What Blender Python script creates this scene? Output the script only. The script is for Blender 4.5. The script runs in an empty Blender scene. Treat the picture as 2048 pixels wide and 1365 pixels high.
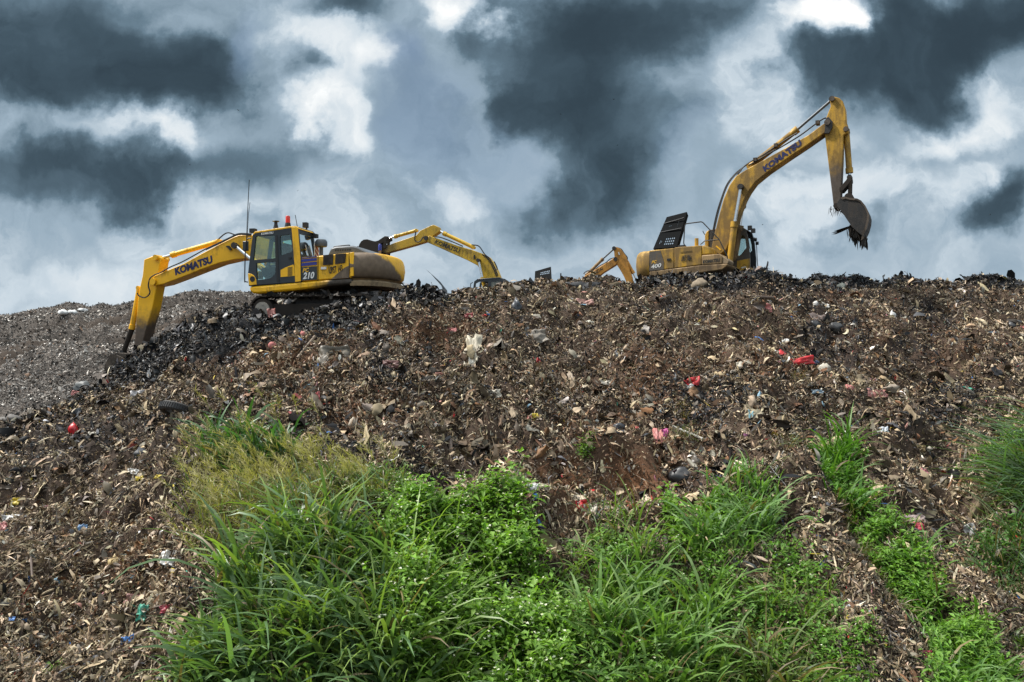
import bpy, bmesh, math, random
import numpy as np
from mathutils import Vector, Matrix
from mathutils.geometry import tessellate_polygon

random.seed(7)
rng = np.random.default_rng(7)
scene = bpy.context.scene
col = scene.collection

# ------------------------------------------------------------------ camera
E = 6.5                      # eye height above the low ground
F = 1462.0                   # focal length in pixels of the 2048 wide photograph
cam_d = bpy.data.cameras.new('camera')
cam_d.sensor_width = 36.0
cam_d.lens = F / 2048 * 36.0
cam_d.clip_start = 0.1
cam_d.clip_end = 6000
cam = bpy.data.objects.new('camera', cam_d)
cam.location = (0, 0, E)
cam.rotation_euler = (math.radians(90), 0, 0)
col.objects.link(cam)
scene.camera = cam

scene.view_settings.view_transform = 'Standard'
scene.view_settings.look = 'None'
scene.view_settings.gamma = 1
scene.view_settings.exposure = 0.45
scene.cycles.max_bounces = 5
scene.cycles.diffuse_bounces = 2
scene.cycles.glossy_bounces = 2
scene.cycles.transmission_bounces = 4
scene.cycles.transparent_max_bounces = 12
scene.cycles.caustics_reflective = False
scene.cycles.caustics_refractive = False

# ------------------------------------------------------------------ sun and sky
SUN_EL, SUN_AZ = math.radians(53), math.radians(-82)     # azimuth from +Y towards +X
sun_d = bpy.data.lights.new('sun', 'SUN')
sun_d.energy = 4.4
sun_d.angle = math.radians(5)
sun_d.color = (1.0, 0.96, 0.9)
sun = bpy.data.objects.new('sun', sun_d)
sdir = Vector((math.cos(SUN_EL) * math.sin(SUN_AZ), math.cos(SUN_EL) * math.cos(SUN_AZ), math.sin(SUN_EL)))
sun.rotation_euler = (-sdir).to_track_quat('-Z', 'Y').to_euler()
sun.location = (0, 0, 60)
col.objects.link(sun)


def lin(r, g=None, b=None):
    c = (r, g, b) if g is not None else r
    out = []
    for v in c:
        v = v / 255.0
        out.append(v / 12.92 if v <= 0.04045 else ((v + 0.055) / 1.055) ** 2.4)
    return tuple(out) + (1.0,)


class NT:
    """small helper over a node tree"""
    def __init__(s, nt):
        s.nt = nt
        nt.nodes.clear()

    def n(s, typ, **kw):
        nd = s.nt.nodes.new(typ)
        for k, v in kw.items():
            if k.startswith('i_'):
                key = k[2:]
                key = int(key) if key.isdigit() else key
                nd.inputs[key].default_value = v
            else:
                setattr(nd, k, v)
        return nd

    def l(s, a, b):
        s.nt.links.new(a, b)

    def math(s, op, a, b=None, c=None, clamp=False):
        nd = s.nt.nodes.new('ShaderNodeMath')
        nd.operation = op
        nd.use_clamp = clamp
        for i, v in enumerate((a, b, c)):
            if v is None:
                continue
            if isinstance(v, (int, float)):
                nd.inputs[i].default_value = v
            else:
                s.l(v, nd.inputs[i])
        return nd.outputs[0]

    def vmath(s, op, a, b=None):
        nd = s.nt.nodes.new('ShaderNodeVectorMath')
        nd.operation = op
        for i, v in enumerate((a, b)):
            if v is None:
                continue
            if isinstance(v, (tuple, list)):
                nd.inputs[i].default_value = v
            else:
                s.l(v, nd.inputs[i])
        return nd

    def noise(s, vec, scale, detail=4, rough=0.5, dist=0.0):
        nd = s.nt.nodes.new('ShaderNodeTexNoise')
        nd.inputs['Scale'].default_value = scale
        nd.inputs['Detail'].default_value = detail
        nd.inputs['Roughness'].default_value = rough
        nd.inputs['Distortion'].default_value = dist
        if vec is not None:
            s.l(vec, nd.inputs['Vector'])
        return nd

    def ramp(s, fac, stops, interp='LINEAR'):
        nd = s.nt.nodes.new('ShaderNodeValToRGB')
        cr = nd.color_ramp
        cr.interpolation = interp
        while len(cr.elements) < len(stops):
            cr.elements.new(0.5)
        for e, (p, c) in zip(cr.elements, stops):
            e.position = p
            e.color = c if len(c) == 4 else tuple(c) + (1,)
        s.l(fac, nd.inputs[0])
        return nd.outputs[0]

    def maprange(s, v, a, b, c=0.0, d=1.0, interp='SMOOTHSTEP'):
        nd = s.nt.nodes.new('ShaderNodeMapRange')
        nd.interpolation_type = interp
        s.l(v, nd.inputs[0])
        for i, x in enumerate((a, b, c, d)):
            nd.inputs[1 + i].default_value = x
        return nd.outputs[0]

    def mix(s, fac, a, b, blend='MIX'):
        nd = s.nt.nodes.new('ShaderNodeMix')
        nd.data_type = 'RGBA'
        nd.blend_type = blend
        if isinstance(fac, (int, float)):
            nd.inputs[0].default_value = fac
        else:
            s.l(fac, nd.inputs[0])
        for i, v in ((6, a), (7, b)):
            if isinstance(v, (tuple, list)):
                nd.inputs[i].default_value = tuple(v) if len(v) == 4 else tuple(v) + (1,)
            else:
                s.l(v, nd.inputs[i])
        return nd.outputs[2]


def build_world():
    w = bpy.data.worlds.new('World')
    scene.world = w
    w.use_nodes = True
    t = NT(w.node_tree)
    tc = t.n('ShaderNodeTexCoord')
    sep = t.n('ShaderNodeSeparateXYZ')
    t.l(tc.outputs['Generated'], sep.inputs[0])
    dx, dy, dz = sep.outputs
    ay = t.math('MAXIMUM', t.math('ABSOLUTE', dy), 0.12)
    u = t.math('DIVIDE', dx, ay)
    v = t.math('DIVIDE', dz, ay)
    cmb = t.n('ShaderNodeCombineXYZ')
    t.l(u, cmb.inputs[0]); t.l(v, cmb.inputs[1]); t.l(dy, cmb.inputs[2])
    uv0 = cmb.outputs[0]
    # turbulent warp so that every cloud edge billows
    n1 = t.noise(uv0, 3.2, 3, 0.5)
    n2 = t.noise(uv0, 11.0, 6, 0.6)
    w1 = t.vmath('MULTIPLY', t.vmath('SUBTRACT', n1.outputs['Color'], (0.5, 0.5, 0.5)).outputs[0], (0.32, 0.24, 0)).outputs[0]
    w2 = t.vmath('MULTIPLY', t.vmath('SUBTRACT', n2.outputs['Color'], (0.5, 0.5, 0.5)).outputs[0], (0.12, 0.10, 0)).outputs[0]
    uvw = t.vmath('ADD', t.vmath('ADD', uv0, w1).outputs[0], w2).outputs[0]
    flat = t.vmath('MULTIPLY', uvw, (1, 1, 0)).outputs[0]

    def blob(cx, cy, rx, ry, rot, lo=0.25, hi=1.0):
        mp = t.n('ShaderNodeMapping', vector_type='TEXTURE')
        mp.inputs['Location'].default_value = ((cx - 1024) / F, (682.5 - cy) / F, 0)
        mp.inputs['Rotation'].default_value = (0, 0, math.radians(rot))
        mp.inputs['Scale'].default_value = (rx / F, ry / F, 1)
        t.l(flat, mp.inputs['Vector'])
        ln = t.vmath('LENGTH', mp.outputs[0])
        return t.maprange(ln.outputs['Value'], hi, lo, 0, 1)

    base = t.ramp(t.maprange(v, 0.0, 0.5, 0, 1, 'LINEAR'),
                  [(0.0, (0.62,) * 3), (0.25, (0.575,) * 3), (0.6, (0.50,) * 3), (1.0, (0.50,) * 3)])
    bsep = t.n('ShaderNodeSeparateColor')
    t.l(base, bsep.inputs[0])
    val = bsep.outputs[0]
    for (cx, cy, rx, ry, rot, amp, lo, hi) in CLOUDS:
        val = t.math('MULTIPLY_ADD', blob(cx, cy, rx, ry, rot, lo * .6, hi * 1.12), amp, val)
    val = t.math('MULTIPLY_ADD', t.math('TANH', t.math('MULTIPLY_ADD', val, 1.9, -0.95)), 0.45, 0.475)
    n3 = t.noise(flat, 4.2, 9, 0.60)
    n4 = t.noise(flat, 15.0, 7, 0.62)
    val = t.math('MULTIPLY_ADD', t.math('SUBTRACT', n3.outputs[0], 0.5), 0.42, val)
    val = t.math('MULTIPLY_ADD', t.math('SUBTRACT', n4.outputs[0], 0.5), 0.14, val)
    # cauliflower puffs on the lit banks
    n5 = t.noise(flat, 7.5, 7, 0.58)
    bil = t.math('MULTIPLY', t.math('ABSOLUTE', t.math('SUBTRACT', n5.outputs[0], 0.5)), 2.0)
    puff = t.math('MULTIPLY', t.math('SUBTRACT', 0.22, bil), t.maprange(val, 0.30, 0.62, 0.10, 0.30))
    val = t.math('ADD', val, puff)
    # cloud outlines: billowing rims where a bank ends
    val = t.math('MULTIPLY_ADD', t.math('SUBTRACT', t.maprange(val, 0.54, 0.66, 0, 1), 0.5), 0.06, val)
    val = t.math('MULTIPLY_ADD', t.math('SUBTRACT', t.maprange(val, 0.27, 0.37, 0, 1), 0.5), 0.03, val)
    # a soft floor: the darkest bellies keep some modelling
    val = t.math('SMOOTH_MAX', val, 0.04, 0.10)
    # cloud above the frame lightened to throw more light on the ground
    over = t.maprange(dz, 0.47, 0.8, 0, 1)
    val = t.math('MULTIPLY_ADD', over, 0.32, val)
    cloud = t.ramp(val, [(0.0, lin(38, 50, 59)), (0.14, lin(58, 74, 85)), (0.32, lin(92, 112, 126)), (0.50, lin(136, 154, 168)),
                         (0.68, lin(176, 188, 197)), (0.84, lin(210, 214, 216)), (0.97, lin(238, 238, 236)), (1.0, lin(252, 252, 252))])
    # added fill: extra strength for the unseen sky overhead
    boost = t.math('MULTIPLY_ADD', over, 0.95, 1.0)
    back = t.maprange(dy, 0.0, -0.6, 0, 1)       # added frontal fill: unseen sky behind the camera brightened for the near faces
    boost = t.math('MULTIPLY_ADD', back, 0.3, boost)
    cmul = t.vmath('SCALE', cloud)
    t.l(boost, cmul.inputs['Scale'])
    sky = t.n('ShaderNodeTexSky', sky_type='NISHITA')
    sky.sun_disc = False
    sky.sun_elevation = SUN_EL
    sky.sun_rotation = SUN_AZ
    bg_sky = t.n('ShaderNodeBackground', i_Strength=0.07)
    t.l(sky.outputs[0], bg_sky.inputs[0])
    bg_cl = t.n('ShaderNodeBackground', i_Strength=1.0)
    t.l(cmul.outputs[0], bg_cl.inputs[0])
    # openings where the blue shows through
    op = None
    for (cx, cy, rx, ry, rot, amp) in BLUES:
        b = t.math('MULTIPLY', blob(cx, cy, rx, ry, rot), amp)
        op = b if op is None else t.math('ADD', op, b, clamp=True)
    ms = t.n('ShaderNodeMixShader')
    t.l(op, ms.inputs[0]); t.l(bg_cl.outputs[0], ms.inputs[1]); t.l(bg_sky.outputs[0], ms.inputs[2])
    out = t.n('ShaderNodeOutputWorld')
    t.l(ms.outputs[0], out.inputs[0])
    w.cycles.sampling_method = 'MANUAL'
    w.cycles.sample_map_resolution = 512


# cloud banks as directions: centre, radii (photo pixels at the focal length), rotation, brightness change, soft edge
CLOUDS = [
    # left bank
    (130, 90, 380, 190, -6, -0.50, 0.55, 1.05), (340, 150, 190, 110, -18, -0.34, 0.45, 1.1), (390, 190, 120, 60, -10, -0.22, 0.3, 1.1), (40, 190, 260, 90, 0, -0.16, 0.2, 1.1),
    (100, 375, 400, 66, 5, -0.34, 0.3, 1.15), (320, 375, 190, 50, 10, -0.20, 0.2, 1.1), (60, 330, 200, 50, 0, -0.18, 0.2, 1.1),
    (190, 268, 230, 34, -4, 0.19, 0.1, 1.1), (350, 285, 110, 42, -32, 0.22, 0.1, 1.1), (345, 25, 80, 60, 0, 0.20, 0.1, 1.1),
    # white towers left of centre
    (700, 140, 130, 110, 0, 0.27, 0.4, 1.1), (610, 45, 110, 80, 0, 0.22, 0.2, 1.1), (680, 262, 120, 62, -24, 0.36, 0.45, 1.08), (620, 215, 80, 60, 0, 0.20, 0.2, 1.1), (770, 130, 70, 60, 0, 0.22, 0.2, 1.1),
    (700, 15, 120, 42, -10, -0.40, 0.3, 1.1), (560, 325, 170, 62, 0, -0.20, 0.1, 1.1), (500, 170, 60, 170, 10, -0.04, 0.1, 1.1),
    (605, 130, 46, 60, 0, -0.24, 0.1, 1.1), (860, 250, 110, 170, 8, -0.08, 0.2, 1.1),
    # centre
    (960, 45, 80, 60, -28, 0.40, 0.3, 1.1), (925, 385, 70, 40, 0, 0.22, 0.2, 1.1), (1075, 300, 80, 60, 0, 0.16, 0.1, 1.1),
    (1130, 150, 170, 170, 8, -0.52, 0.5, 1.08), (1260, 50, 240, 110, -8, -0.46, 0.4, 1.1), (1120, 240, 130, 90, 10, -0.26, 0.25, 1.1), (1020, 210, 50, 50, 0, -0.2, 0.2, 1.1),
    (1200, 360, 200, 110, 14, -0.38, 0.25, 1.1), (1270, 290, 150, 120, 0, -0.24, 0.15, 1.1), (1260, 430, 200, 60, 5, -0.18, 0.1, 1.1), (1090, 390, 90, 50, 20, -0.16, 0.1, 1.1),
    (1390, 130, 90, 110, 25, 0.06, 0.1, 1.1), (1460, 90, 110, 90, 30, 0.24, 0.15, 1.1), (1490, 215, 100, 80, 0, 0.26, 0.15, 1.1),
    (1580, 40, 125, 72, 8, 0.60, 0.2, 1.1), (1632, 70, 40, 70, 15, 0.40, 0.2, 1.1),
    # right bank
    (1610, 150, 125, 72, 10, -0.52, 0.4, 1.1), (1860, 95, 240, 125, 22, -0.56, 0.5, 1.06), (1740, 25, 100, 80, 0, -0.42, 0.35, 1.1), (1960, 20, 190, 110, 12, -0.40, 0.3, 1.1),
    (1820, 185, 170, 62, 14, -0.36, 0.25, 1.1), (1720, 130, 110, 70, 0, -0.30, 0.25, 1.1),
    (2040, 190, 110, 80, 40, 0.26, 0.2, 1.1), (1900, 268, 190, 46, 16, 0.26, 0.1, 1.1), (1640, 390, 150, 70, 0, 0.20, 0.1, 1.1), (1580, 280, 70, 50, 0, 0.16, 0.1, 1.1), (1850, 420, 120, 70, 0, 0.14, 0.1, 1.1),
    (2010, 445, 105, 66, 22, -0.52, 0.35, 1.1), (2045, 380, 56, 50, 0, -0.3, 0.2, 1.1), (1955, 365, 70, 45, 0, 0.2, 0.1, 1.1),
    (1690, 460, 70, 32, 0, -0.14, 0.1, 1.1),
    (150, 560, 200, 45, 0, 0.08, 0.1, 1.1), (420, 430, 140, 40, 0, 0.10, 0.1, 1.1),
]
BLUES = [
    (870, 250, 120, 190, 12, 0.38), (1000, 330, 90, 120, 0, 0.25), (850, 110, 70, 80, 0, 0.3), (470, 60, 60, 120, 0, 0.25), (1400, 300, 70, 90, 0, 0.15),
]
build_world()


# ------------------------------------------------------------------ helpers: objects
def tag(o, label=None, cat=None, group=None, kind=None):
    if label: o['label'] = label
    if cat: o['category'] = cat
    if group: o['group'] = group
    if kind: o['kind'] = kind
    return o


def empty(name, loc, rz=0.0):
    o = bpy.data.objects.new(name, None)
    o.empty_display_size = 0.3
    o.location = loc
    o.rotation_euler = (0, 0, rz)
    col.objects.link(o)
    return o


def big_mesh(name, verts, faces, mat, colr=None, smooth=False, parent=None, rough=None):
    """numpy verts (N,3) and faces (M,k) into one mesh object, optional per-vertex albedo"""
    me = bpy.data.meshes.new(name)
    verts = np.ascontiguousarray(verts, dtype=np.float32)
    faces = np.ascontiguousarray(faces, dtype=np.int32)
    m, k = faces.shape
    me.vertices.add(len(verts))
    me.vertices.foreach_set('co', verts.ravel())
    me.loops.add(m * k)
    me.loops.foreach_set('vertex_index', faces.ravel())
    me.polygons.add(m)
    me.polygons.foreach_set('loop_start', np.arange(0, m * k, k, dtype=np.int32))
    me.polygons.foreach_set('loop_total', np.full(m, k, dtype=np.int32))
    me.polygons.foreach_set('use_smooth', np.full(m, smooth, dtype=bool))
    if colr is not None:
        a = me.attributes.new('albedo', 'FLOAT_COLOR', 'POINT')
        c4 = np.ones((len(verts), 4), dtype=np.float32)
        c4[:, :3] = colr
        a.data.foreach_set('color', c4.ravel())
    if rough is not None:
        a = me.attributes.new('rough', 'FLOAT', 'POINT')
        a.data.foreach_set('value', np.ascontiguousarray(rough, dtype=np.float32))
    me.update(calc_edges=True)
    if mat: me.materials.append(mat)
    o = bpy.data.objects.new(name, me)
    col.objects.link(o)
    if parent: o.parent = parent
    return o


# ------------------------------------------------------------------ numpy noise
_tab = np.random.default_rng(99).random((256, 256)).astype(np.float64)


def vnoise(x, y, s=0):
    x = np.asarray(x, float) + 37.31 * s
    y = np.asarray(y, float) + 91.7 * s
    xi = np.floor(x).astype(int); yi = np.floor(y).astype(int)
    fx = x - xi; fy = y - yi
    fx = fx * fx * fx * (fx * (fx * 6 - 15) + 10); fy = fy * fy * fy * (fy * (fy * 6 - 15) + 10)
    a = _tab[xi & 255, yi & 255]; b = _tab[(xi + 1) & 255, yi & 255]
    c = _tab[xi & 255, (yi + 1) & 255]; d = _tab[(xi + 1) & 255, (yi + 1) & 255]
    return (a * (1 - fx) + b * fx) * (1 - fy) + (c * (1 - fx) + d * fx) * fy - 0.5


def fbm(x, y, o=4, s=0, g=0.5):
    r = 0; a = 1.0; f = 1.0
    for i in range(o):
        r = r + a * vnoise(x * f, y * f, s + i)
        a *= g; f *= 2.03
    return r


def sstep(a, b, x):
    t = np.clip((x - a) / (b - a), 0, 1)
    return t * t * (3 - 2 * t)


def inpoly(px, py, poly):
    r = np.zeros(px.shape, bool)
    n = len(poly)
    for i in range(n):
        x1, y1 = poly[i]; x2, y2 = poly[(i + 1) % n]
        c = ((y1 > py) != (y2 > py)) & (px < (x2 - x1) * (py - y1) / ((y2 - y1) + 1e-12) + x1)
        r ^= c
    return r


# ------------------------------------------------------------------ the refuse mound: crest line seen from the site, and its fall towards the camera
CR = np.array([  # bearing (px), crest height (px), crest distance (m)
    (-700, 980, 17), (-200, 905, 18.5), (0, 845, 20), (60, 834, 20.5), (130, 808, 21.5), (180, 778, 22.5), (240, 727, 23.8), (300, 694, 23.8), (350, 664, 23.4), (400, 637, 23),
    (450, 619, 22.6), (490, 618, 22.0), (530, 635, 21.6), (600, 620, 21.3), (680, 609, 21.2), (740, 600, 21.2), (790, 589, 21.3), (830, 582, 21.6), (880, 582, 22.3), (920, 590, 23), (960, 590, 23.6),
    (1000, 588, 24), (1040, 578, 24.4), (1080, 572, 24.8), (1110, 573, 25), (1140, 566, 25.2), (1180, 564, 25.3), (1230, 569, 25.5), (1258, 571, 25.5), (1290, 560, 25.3), (1330, 556, 25), (1400, 553, 24.8),
    (1480, 546, 24.8), (1530, 545, 25), (1560, 554, 25.3), (1590, 557, 25.6), (1640, 550, 26), (1700, 555, 26.3), (1740, 558, 26.4), (1800, 554, 26.6), (1850, 563, 26.8), (1900, 561, 26.9), (1960, 557, 27), (2048, 563, 27.2),
    (2300, 560, 28), (2900, 600, 29)], float)
S_TAB = np.array([0, .097, .194, .323, .484, .677, .871, 1.0])
G_TAB = np.array([0, .252, .436, .60, .736, .853, .945, 1.0])
_ss = np.linspace(0, 1, 400)
_gg = np.interp(_ss, S_TAB, G_TAB)
_k = np.hanning(41); _k /= _k.sum()
_pad = np.concatenate([2 * _gg[0] - _gg[20:0:-1], _gg, 2 * _gg[-1] - _gg[-2:-22:-1]])
_gg = np.convolve(_pad, _k, 'valid'); _gg = (_gg - _gg[0]) / (_gg[-1] - _gg[0])
D0, Y0 = 8.5, 1600.0


def crest(px):
    return np.interp(px, CR[:, 0], CR[:, 1]), np.interp(px, CR[:, 0], CR[:, 2])


def _line(pts):
    p = np.array([(float(a), float(b)) for a, b in pts])
    d = d_of(p[:, 0], p[:, 1])
    return np.stack([(p[:, 0] - 1024) / F * d, d], 1)


# gullies and slump scars: path (photo bearings), half width (m), depth (m)
GULLIES = [([(1650, 850), (1720, 980), (1810, 1130), (1940, 1365)], .55, -.45), ([(1560, 880), (1600, 1000), (1680, 1130), (1760, 1365)], .5, .40), ([(1900, 880), (1960, 1080), (2080, 1300)], .7, -.55), ([(1740, 900), (1850, 1060), (1990, 1250)], .6, .35),
           ([(1120, 940), (1280, 940)], .6, -.50), ([(1080, 890), (1330, 880)], .5, .30), ([(820, 800), (930, 850), (900, 950)], .5, -.40), ([(640, 830), (760, 860), (720, 930)], .5, -.30), ([(1130, 640), (1090, 720), (1150, 800)], .6, -.35),
           ([(560, 720), (700, 690), (840, 640)], .7, .30), ([(1400, 640), (1440, 760), (1380, 830)], .6, -.35), ([(60, 890), (200, 930), (330, 900)], .5, .30), ([(0, 980), (150, 1010), (300, 1060)], .5, -.35), ([(100, 1120), (280, 1160)], .6, -.30),
           ([(1000, 600), (980, 680), (1010, 760)], .8, .30), ([(1250, 600), (1260, 700), (1300, 760)], .7, .30), ([(1640, 600), (1650, 690)], .6, -.35), ([(1850, 640), (1900, 760)], .8, -.30), ([(420, 760), (330, 860), (220, 960)], .6, -.30)]
_GL = None


def features(X, Y):
    global _GL
    if _GL is None:
        _GL = [(_line(p), w, a) for p, w, a in GULLIES]
    out = np.zeros(np.shape(X))
    wx = X + .35 * vnoise(X / .6, Y / .6, 77); wy = Y + .35 * vnoise(X / .6, Y / .6, 78)
    for L, w, a in _GL:
        best = np.full(np.shape(X), 1e9)
        for (ax, ay), (bx, by) in zip(L[:-1], L[1:]):
            vx, vy = bx - ax, by - ay
            t = np.clip(((wx - ax) * vx + (wy - ay) * vy) / (vx * vx + vy * vy), 0, 1)
            best = np.minimum(best, (wx - ax - t * vx) ** 2 + (wy - ay - t * vy) ** 2)
        out += a * np.exp(-best / (w * w))
    return out


def relief(X, Y):
    """lumps of tipped refuse"""
    r = 0.42 * fbm(X / 2.6, Y / 2.6, 2, 3) + 0.42 * fbm(X / 0.9, Y / 0.9, 2, 11) + 0.21 * fbm(X / 0.33, Y / 0.33, 2, 21) + 0.05 * fbm(X / 0.12, Y / 0.12, 2, 31)
    # little slumped steps and gullies running down the face
    g = np.abs(fbm(X / 1.5 + 0.4 * fbm(X / 2, Y / 2, 2, 7), Y / 4.5, 3, 41))
    L = Y * .62 + 1.5 * fbm(X / 2.4, Y / 2.4, 3, 141)
    q = L - np.floor(L)
    led = np.where(q < .18, q / .18, 1 - (q - .18) / .82) - .5
    r = r + .24 * led * np.clip(.9 + 1.6 * vnoise(X / 1.7, Y / 1.7, 151), 0, 1.3) + features(X, Y)
    return r + 0.42 * np.clip(g - 0.12, -0.12, 0.25) - 0.03


def plateau(px, d):
    near = np.interp(px, [300, 480, 850, 1000, 1200, 2900], [-.2, .50, .45, 1.0, 1.5, 1.5])
    far = np.interp(d, [0, 30, 42, 52, 70, 110], [9, 9, .6, .45, -.6, -6.6])
    near = near + sstep(24.6, 27.2, d) * 1.5 * sstep(520, 600, px) * sstep(930, 860, px)      # heap behind the left machine
    return np.minimum(near, far)


def base_z(px, d):
    yc, dc = crest(px)
    s = (d - D0) / (dc - D0)
    g = np.interp(np.clip(s, 0, 1), _ss, _gg)
    ysc = Y0 + (yc - Y0) * g
    zf = (682.5 - ysc) / F * d                       # front face
    znear = (682.5 - Y0) / F * D0 - (D0 - d) * 0.55
    z = np.where(d < D0, np.maximum(znear, -6.55), zf)
    zc = (682.5 - yc) / F * dc
    over = d - dc
    flat = zc + (plateau(px, d) - zc) * sstep(0.0, 1.5, over)
    fall = np.maximum(zc - 0.52 * over, -6.7)
    w = sstep(430, 520, px)
    zb = flat * w + fall * (1 - w)
    return np.where(over > 0, zb, z)


def surf(px, d):
    X = (px - 1024) / F * d
    amp = np.interp(d, [5, 9, 26, 40], [0.8, 1, 1, 0.8])
    _, dc = crest(px)
    amp = amp * (1 - .5 * sstep(-3.0, -.6, d - dc))          # trimmed level towards the crest by the machines
    # flatter where the machines stand
    amp = amp * (1 - 0.75 * sstep(0.2, 1.2, d - dc))
    return X, d, E + base_z(px, d) + relief(X, d) * amp


def d_of(px, py):
    yc, dc = crest(px)
    g = np.clip((Y0 - py) / (Y0 - yc), 0, 1)
    return D0 + np.interp(g, _gg, _ss) * (dc - D0)


def ground(px, py):
    """world point of the mound under a bearing and height"""
    px = np.asarray(px, float); py = np.asarray(py, float)
    X, Y, Z = surf(px, d_of(px, py))
    return np.stack([X, Y, Z], -1)


def normals(px, d, e=0.12):
    x0, y0, z0 = surf(px, d)
    x1, y1, z1 = surf(px + e * F / d, d)
    x2, y2, z2 = surf(px, d + e)
    a = np.stack([x1 - x0, y1 - y0, z1 - z0], -1); b = np.stack([x2 - x0, y2 - y0, z2 - z0], -1)
    n = np.cross(a, b)
    return n / np.linalg.norm(n, axis=-1, keepdims=True)


# ------------------------------------------------------------------ materials for ground, refuse and plants
def principled(name):
    m = bpy.data.materials.new(name)
    m.use_nodes = True
    t = NT(m.node_tree)
    b = t.n('ShaderNodeBsdfPrincipled')
    o = t.n('ShaderNodeOutputMaterial')
    t.l(b.outputs[0], o.inputs[0])
    return m, t, b


def mat_albedo(name, rough=0.65, spec=0.35, use_rough=False, bump=None):
    m, t, b = principled(name)
    at = t.n('ShaderNodeAttribute', attribute_name='albedo')
    t.l(at.outputs['Color'], b.inputs['Base Color'])
    b.inputs['Roughness'].default_value = rough
    b.inputs['Specular IOR Level'].default_value = spec
    if use_rough:
        ar = t.n('ShaderNodeAttribute', attribute_name='rough')
        t.l(ar.outputs['Fac'], b.inputs['Roughness'])
    if bump:
        tc = t.n('ShaderNodeTexCoord')
        n = t.noise(tc.outputs['Object'], bump[0], 5, 0.6)
        bp = t.n('ShaderNodeBump', i_Strength=bump[1], i_Distance=bump[2])
        t.l(n.outputs[0], bp.inputs['Height'])
        t.l(bp.outputs[0], b.inputs['Normal'])
    return m


def mat_leaf(name, rough=0.45, spec=0.4, trans=0.3):
    m = bpy.data.materials.new(name)
    m.use_nodes = True
    t = NT(m.node_tree)
    at = t.n('ShaderNodeAttribute', attribute_name='albedo')
    b = t.n('ShaderNodeBsdfPrincipled')
    b.inputs['Roughness'].default_value = rough
    b.inputs['Specular IOR Level'].default_value = spec
    t.l(at.outputs['Color'], b.inputs['Base Color'])
    tr = t.n('ShaderNodeBsdfTranslucent')
    c2 = t.mix(1.0, at.outputs['Color'], (1.5, 1.7, 0.6), 'MULTIPLY')
    t.l(c2, tr.inputs[0])
    ms = t.n('ShaderNodeMixShader', i_0=trans)
    t.l(b.outputs[0], ms.inputs[1]); t.l(tr.outputs[0], ms.inputs[2])
    o = t.n('ShaderNodeOutputMaterial')
    t.l(ms.outputs[0], o.inputs[0])
    return m


M_SOIL = mat_albedo('mound_soil', 0.9, 0.15, bump=(14.0, 0.7, 0.05))
M_SCRAP = mat_albedo('refuse_scrap', 0.6, 0.28, use_rough=True)
M_GRASS = mat_leaf('grass_blade', 0.42, 0.45, 0.30)
M_WEED = mat_leaf('weed_leaf', 0.5, 0.35, 0.32)


# zones of the tip: how black, how brown and how pale the refuse is at a place
def zones(px, py):
    n = fbm(px / 90, py / 60, 3, 51); n2 = fbm(px / 230, py / 150, 3, 61); n3 = fbm(px / 45, py / 30, 2, 71)
    ln = np.interp(px, [-300, 60, 150, 230, 330, 420, 500, 640, 720, 800, 900, 970, 1010], [700, 780, 800, 785, 745, 720, 692, 690, 662, 625, 603, 588, 500])
    black = sstep(14, -14, py - ln - 36 * n)
    black = np.maximum(black, sstep(-170, -60, px) * 0 + sstep(10, -10, py - (577 + 22 * n)) * sstep(1240, 1320, px) * 1.0)
    black = np.maximum(black, 0.62 * sstep(0.10, 0.34, n2 + 0.35 * n3) * sstep(1050, 850, py))
    black = np.maximum(black, 0.55 * np.exp(-(((px - 1420) / 150) ** 2 + ((py - 785) / 40) ** 2)))
    black = np.maximum(black, 0.5 * np.exp(-(((px - 150) / 260) ** 2 + ((py - 860) / 60) ** 2)))
    soil = np.zeros_like(px)
    for (cx, cy, rx, ry, a) in ((1210, 960, 120, 55, 1.0), (1180, 990, 60, 50, .7), (560, 715, 130, 40, .55), (850, 660, 120, 40, .4), (1330, 760, 130, 60, .35), (1750, 690, 200, 70, .18), (700, 800, 130, 50, .3), (1700, 620, 300, 60, .10), (280, 1150, 80, 40, .5), (1300, 870, 160, 50, .35), (1560, 740, 80, 50, .3)):
        soil = np.maximum(soil, a * np.exp(-(((px - cx) / rx) ** 2 + ((py - cy) / ry) ** 2)) * np.clip(1 + 1.6 * n, 0.2, 1.6))
    pale = .10 + sstep(760, 1150, py) * 0.80 + 0.35 * n2 + 0.22 * sstep(1100, 1700, px) * sstep(575, 640, py)
    pale = pale + 0.5 * np.exp(-(((px - 930) / 260) ** 2 + ((py - 960) / 60) ** 2))
    pale = pale + .62 * sstep(620, 400, px) * sstep(880, 1020, py) + .30 * sstep(1600, 1800, px) * sstep(820, 960, py)
    return black, np.clip(soil, 0, 1), np.clip(pale, 0, 1.15)


PAL = np.array([(.024, .017, .012), (.075, .055, .036), (.16, .120, .076), (.30, .233, .152), (.49, .405, .285), (.18, .158, .128), (.010, .0105, .012), (.062, .066, .072), (.62, .58, .52), (.15, .078, .040), (.33, .25, .15)])
BRIGHT = np.array([(.50, .03, .03), (.42, .12, .11), (.05, .16, .42), (.55, .42, .06), (.06, .30, .20), (.45, .18, .22), (.30, .48, .60), (.62, .60, .60), (.6, .6, .62), (.5, .25, .2)])


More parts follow.
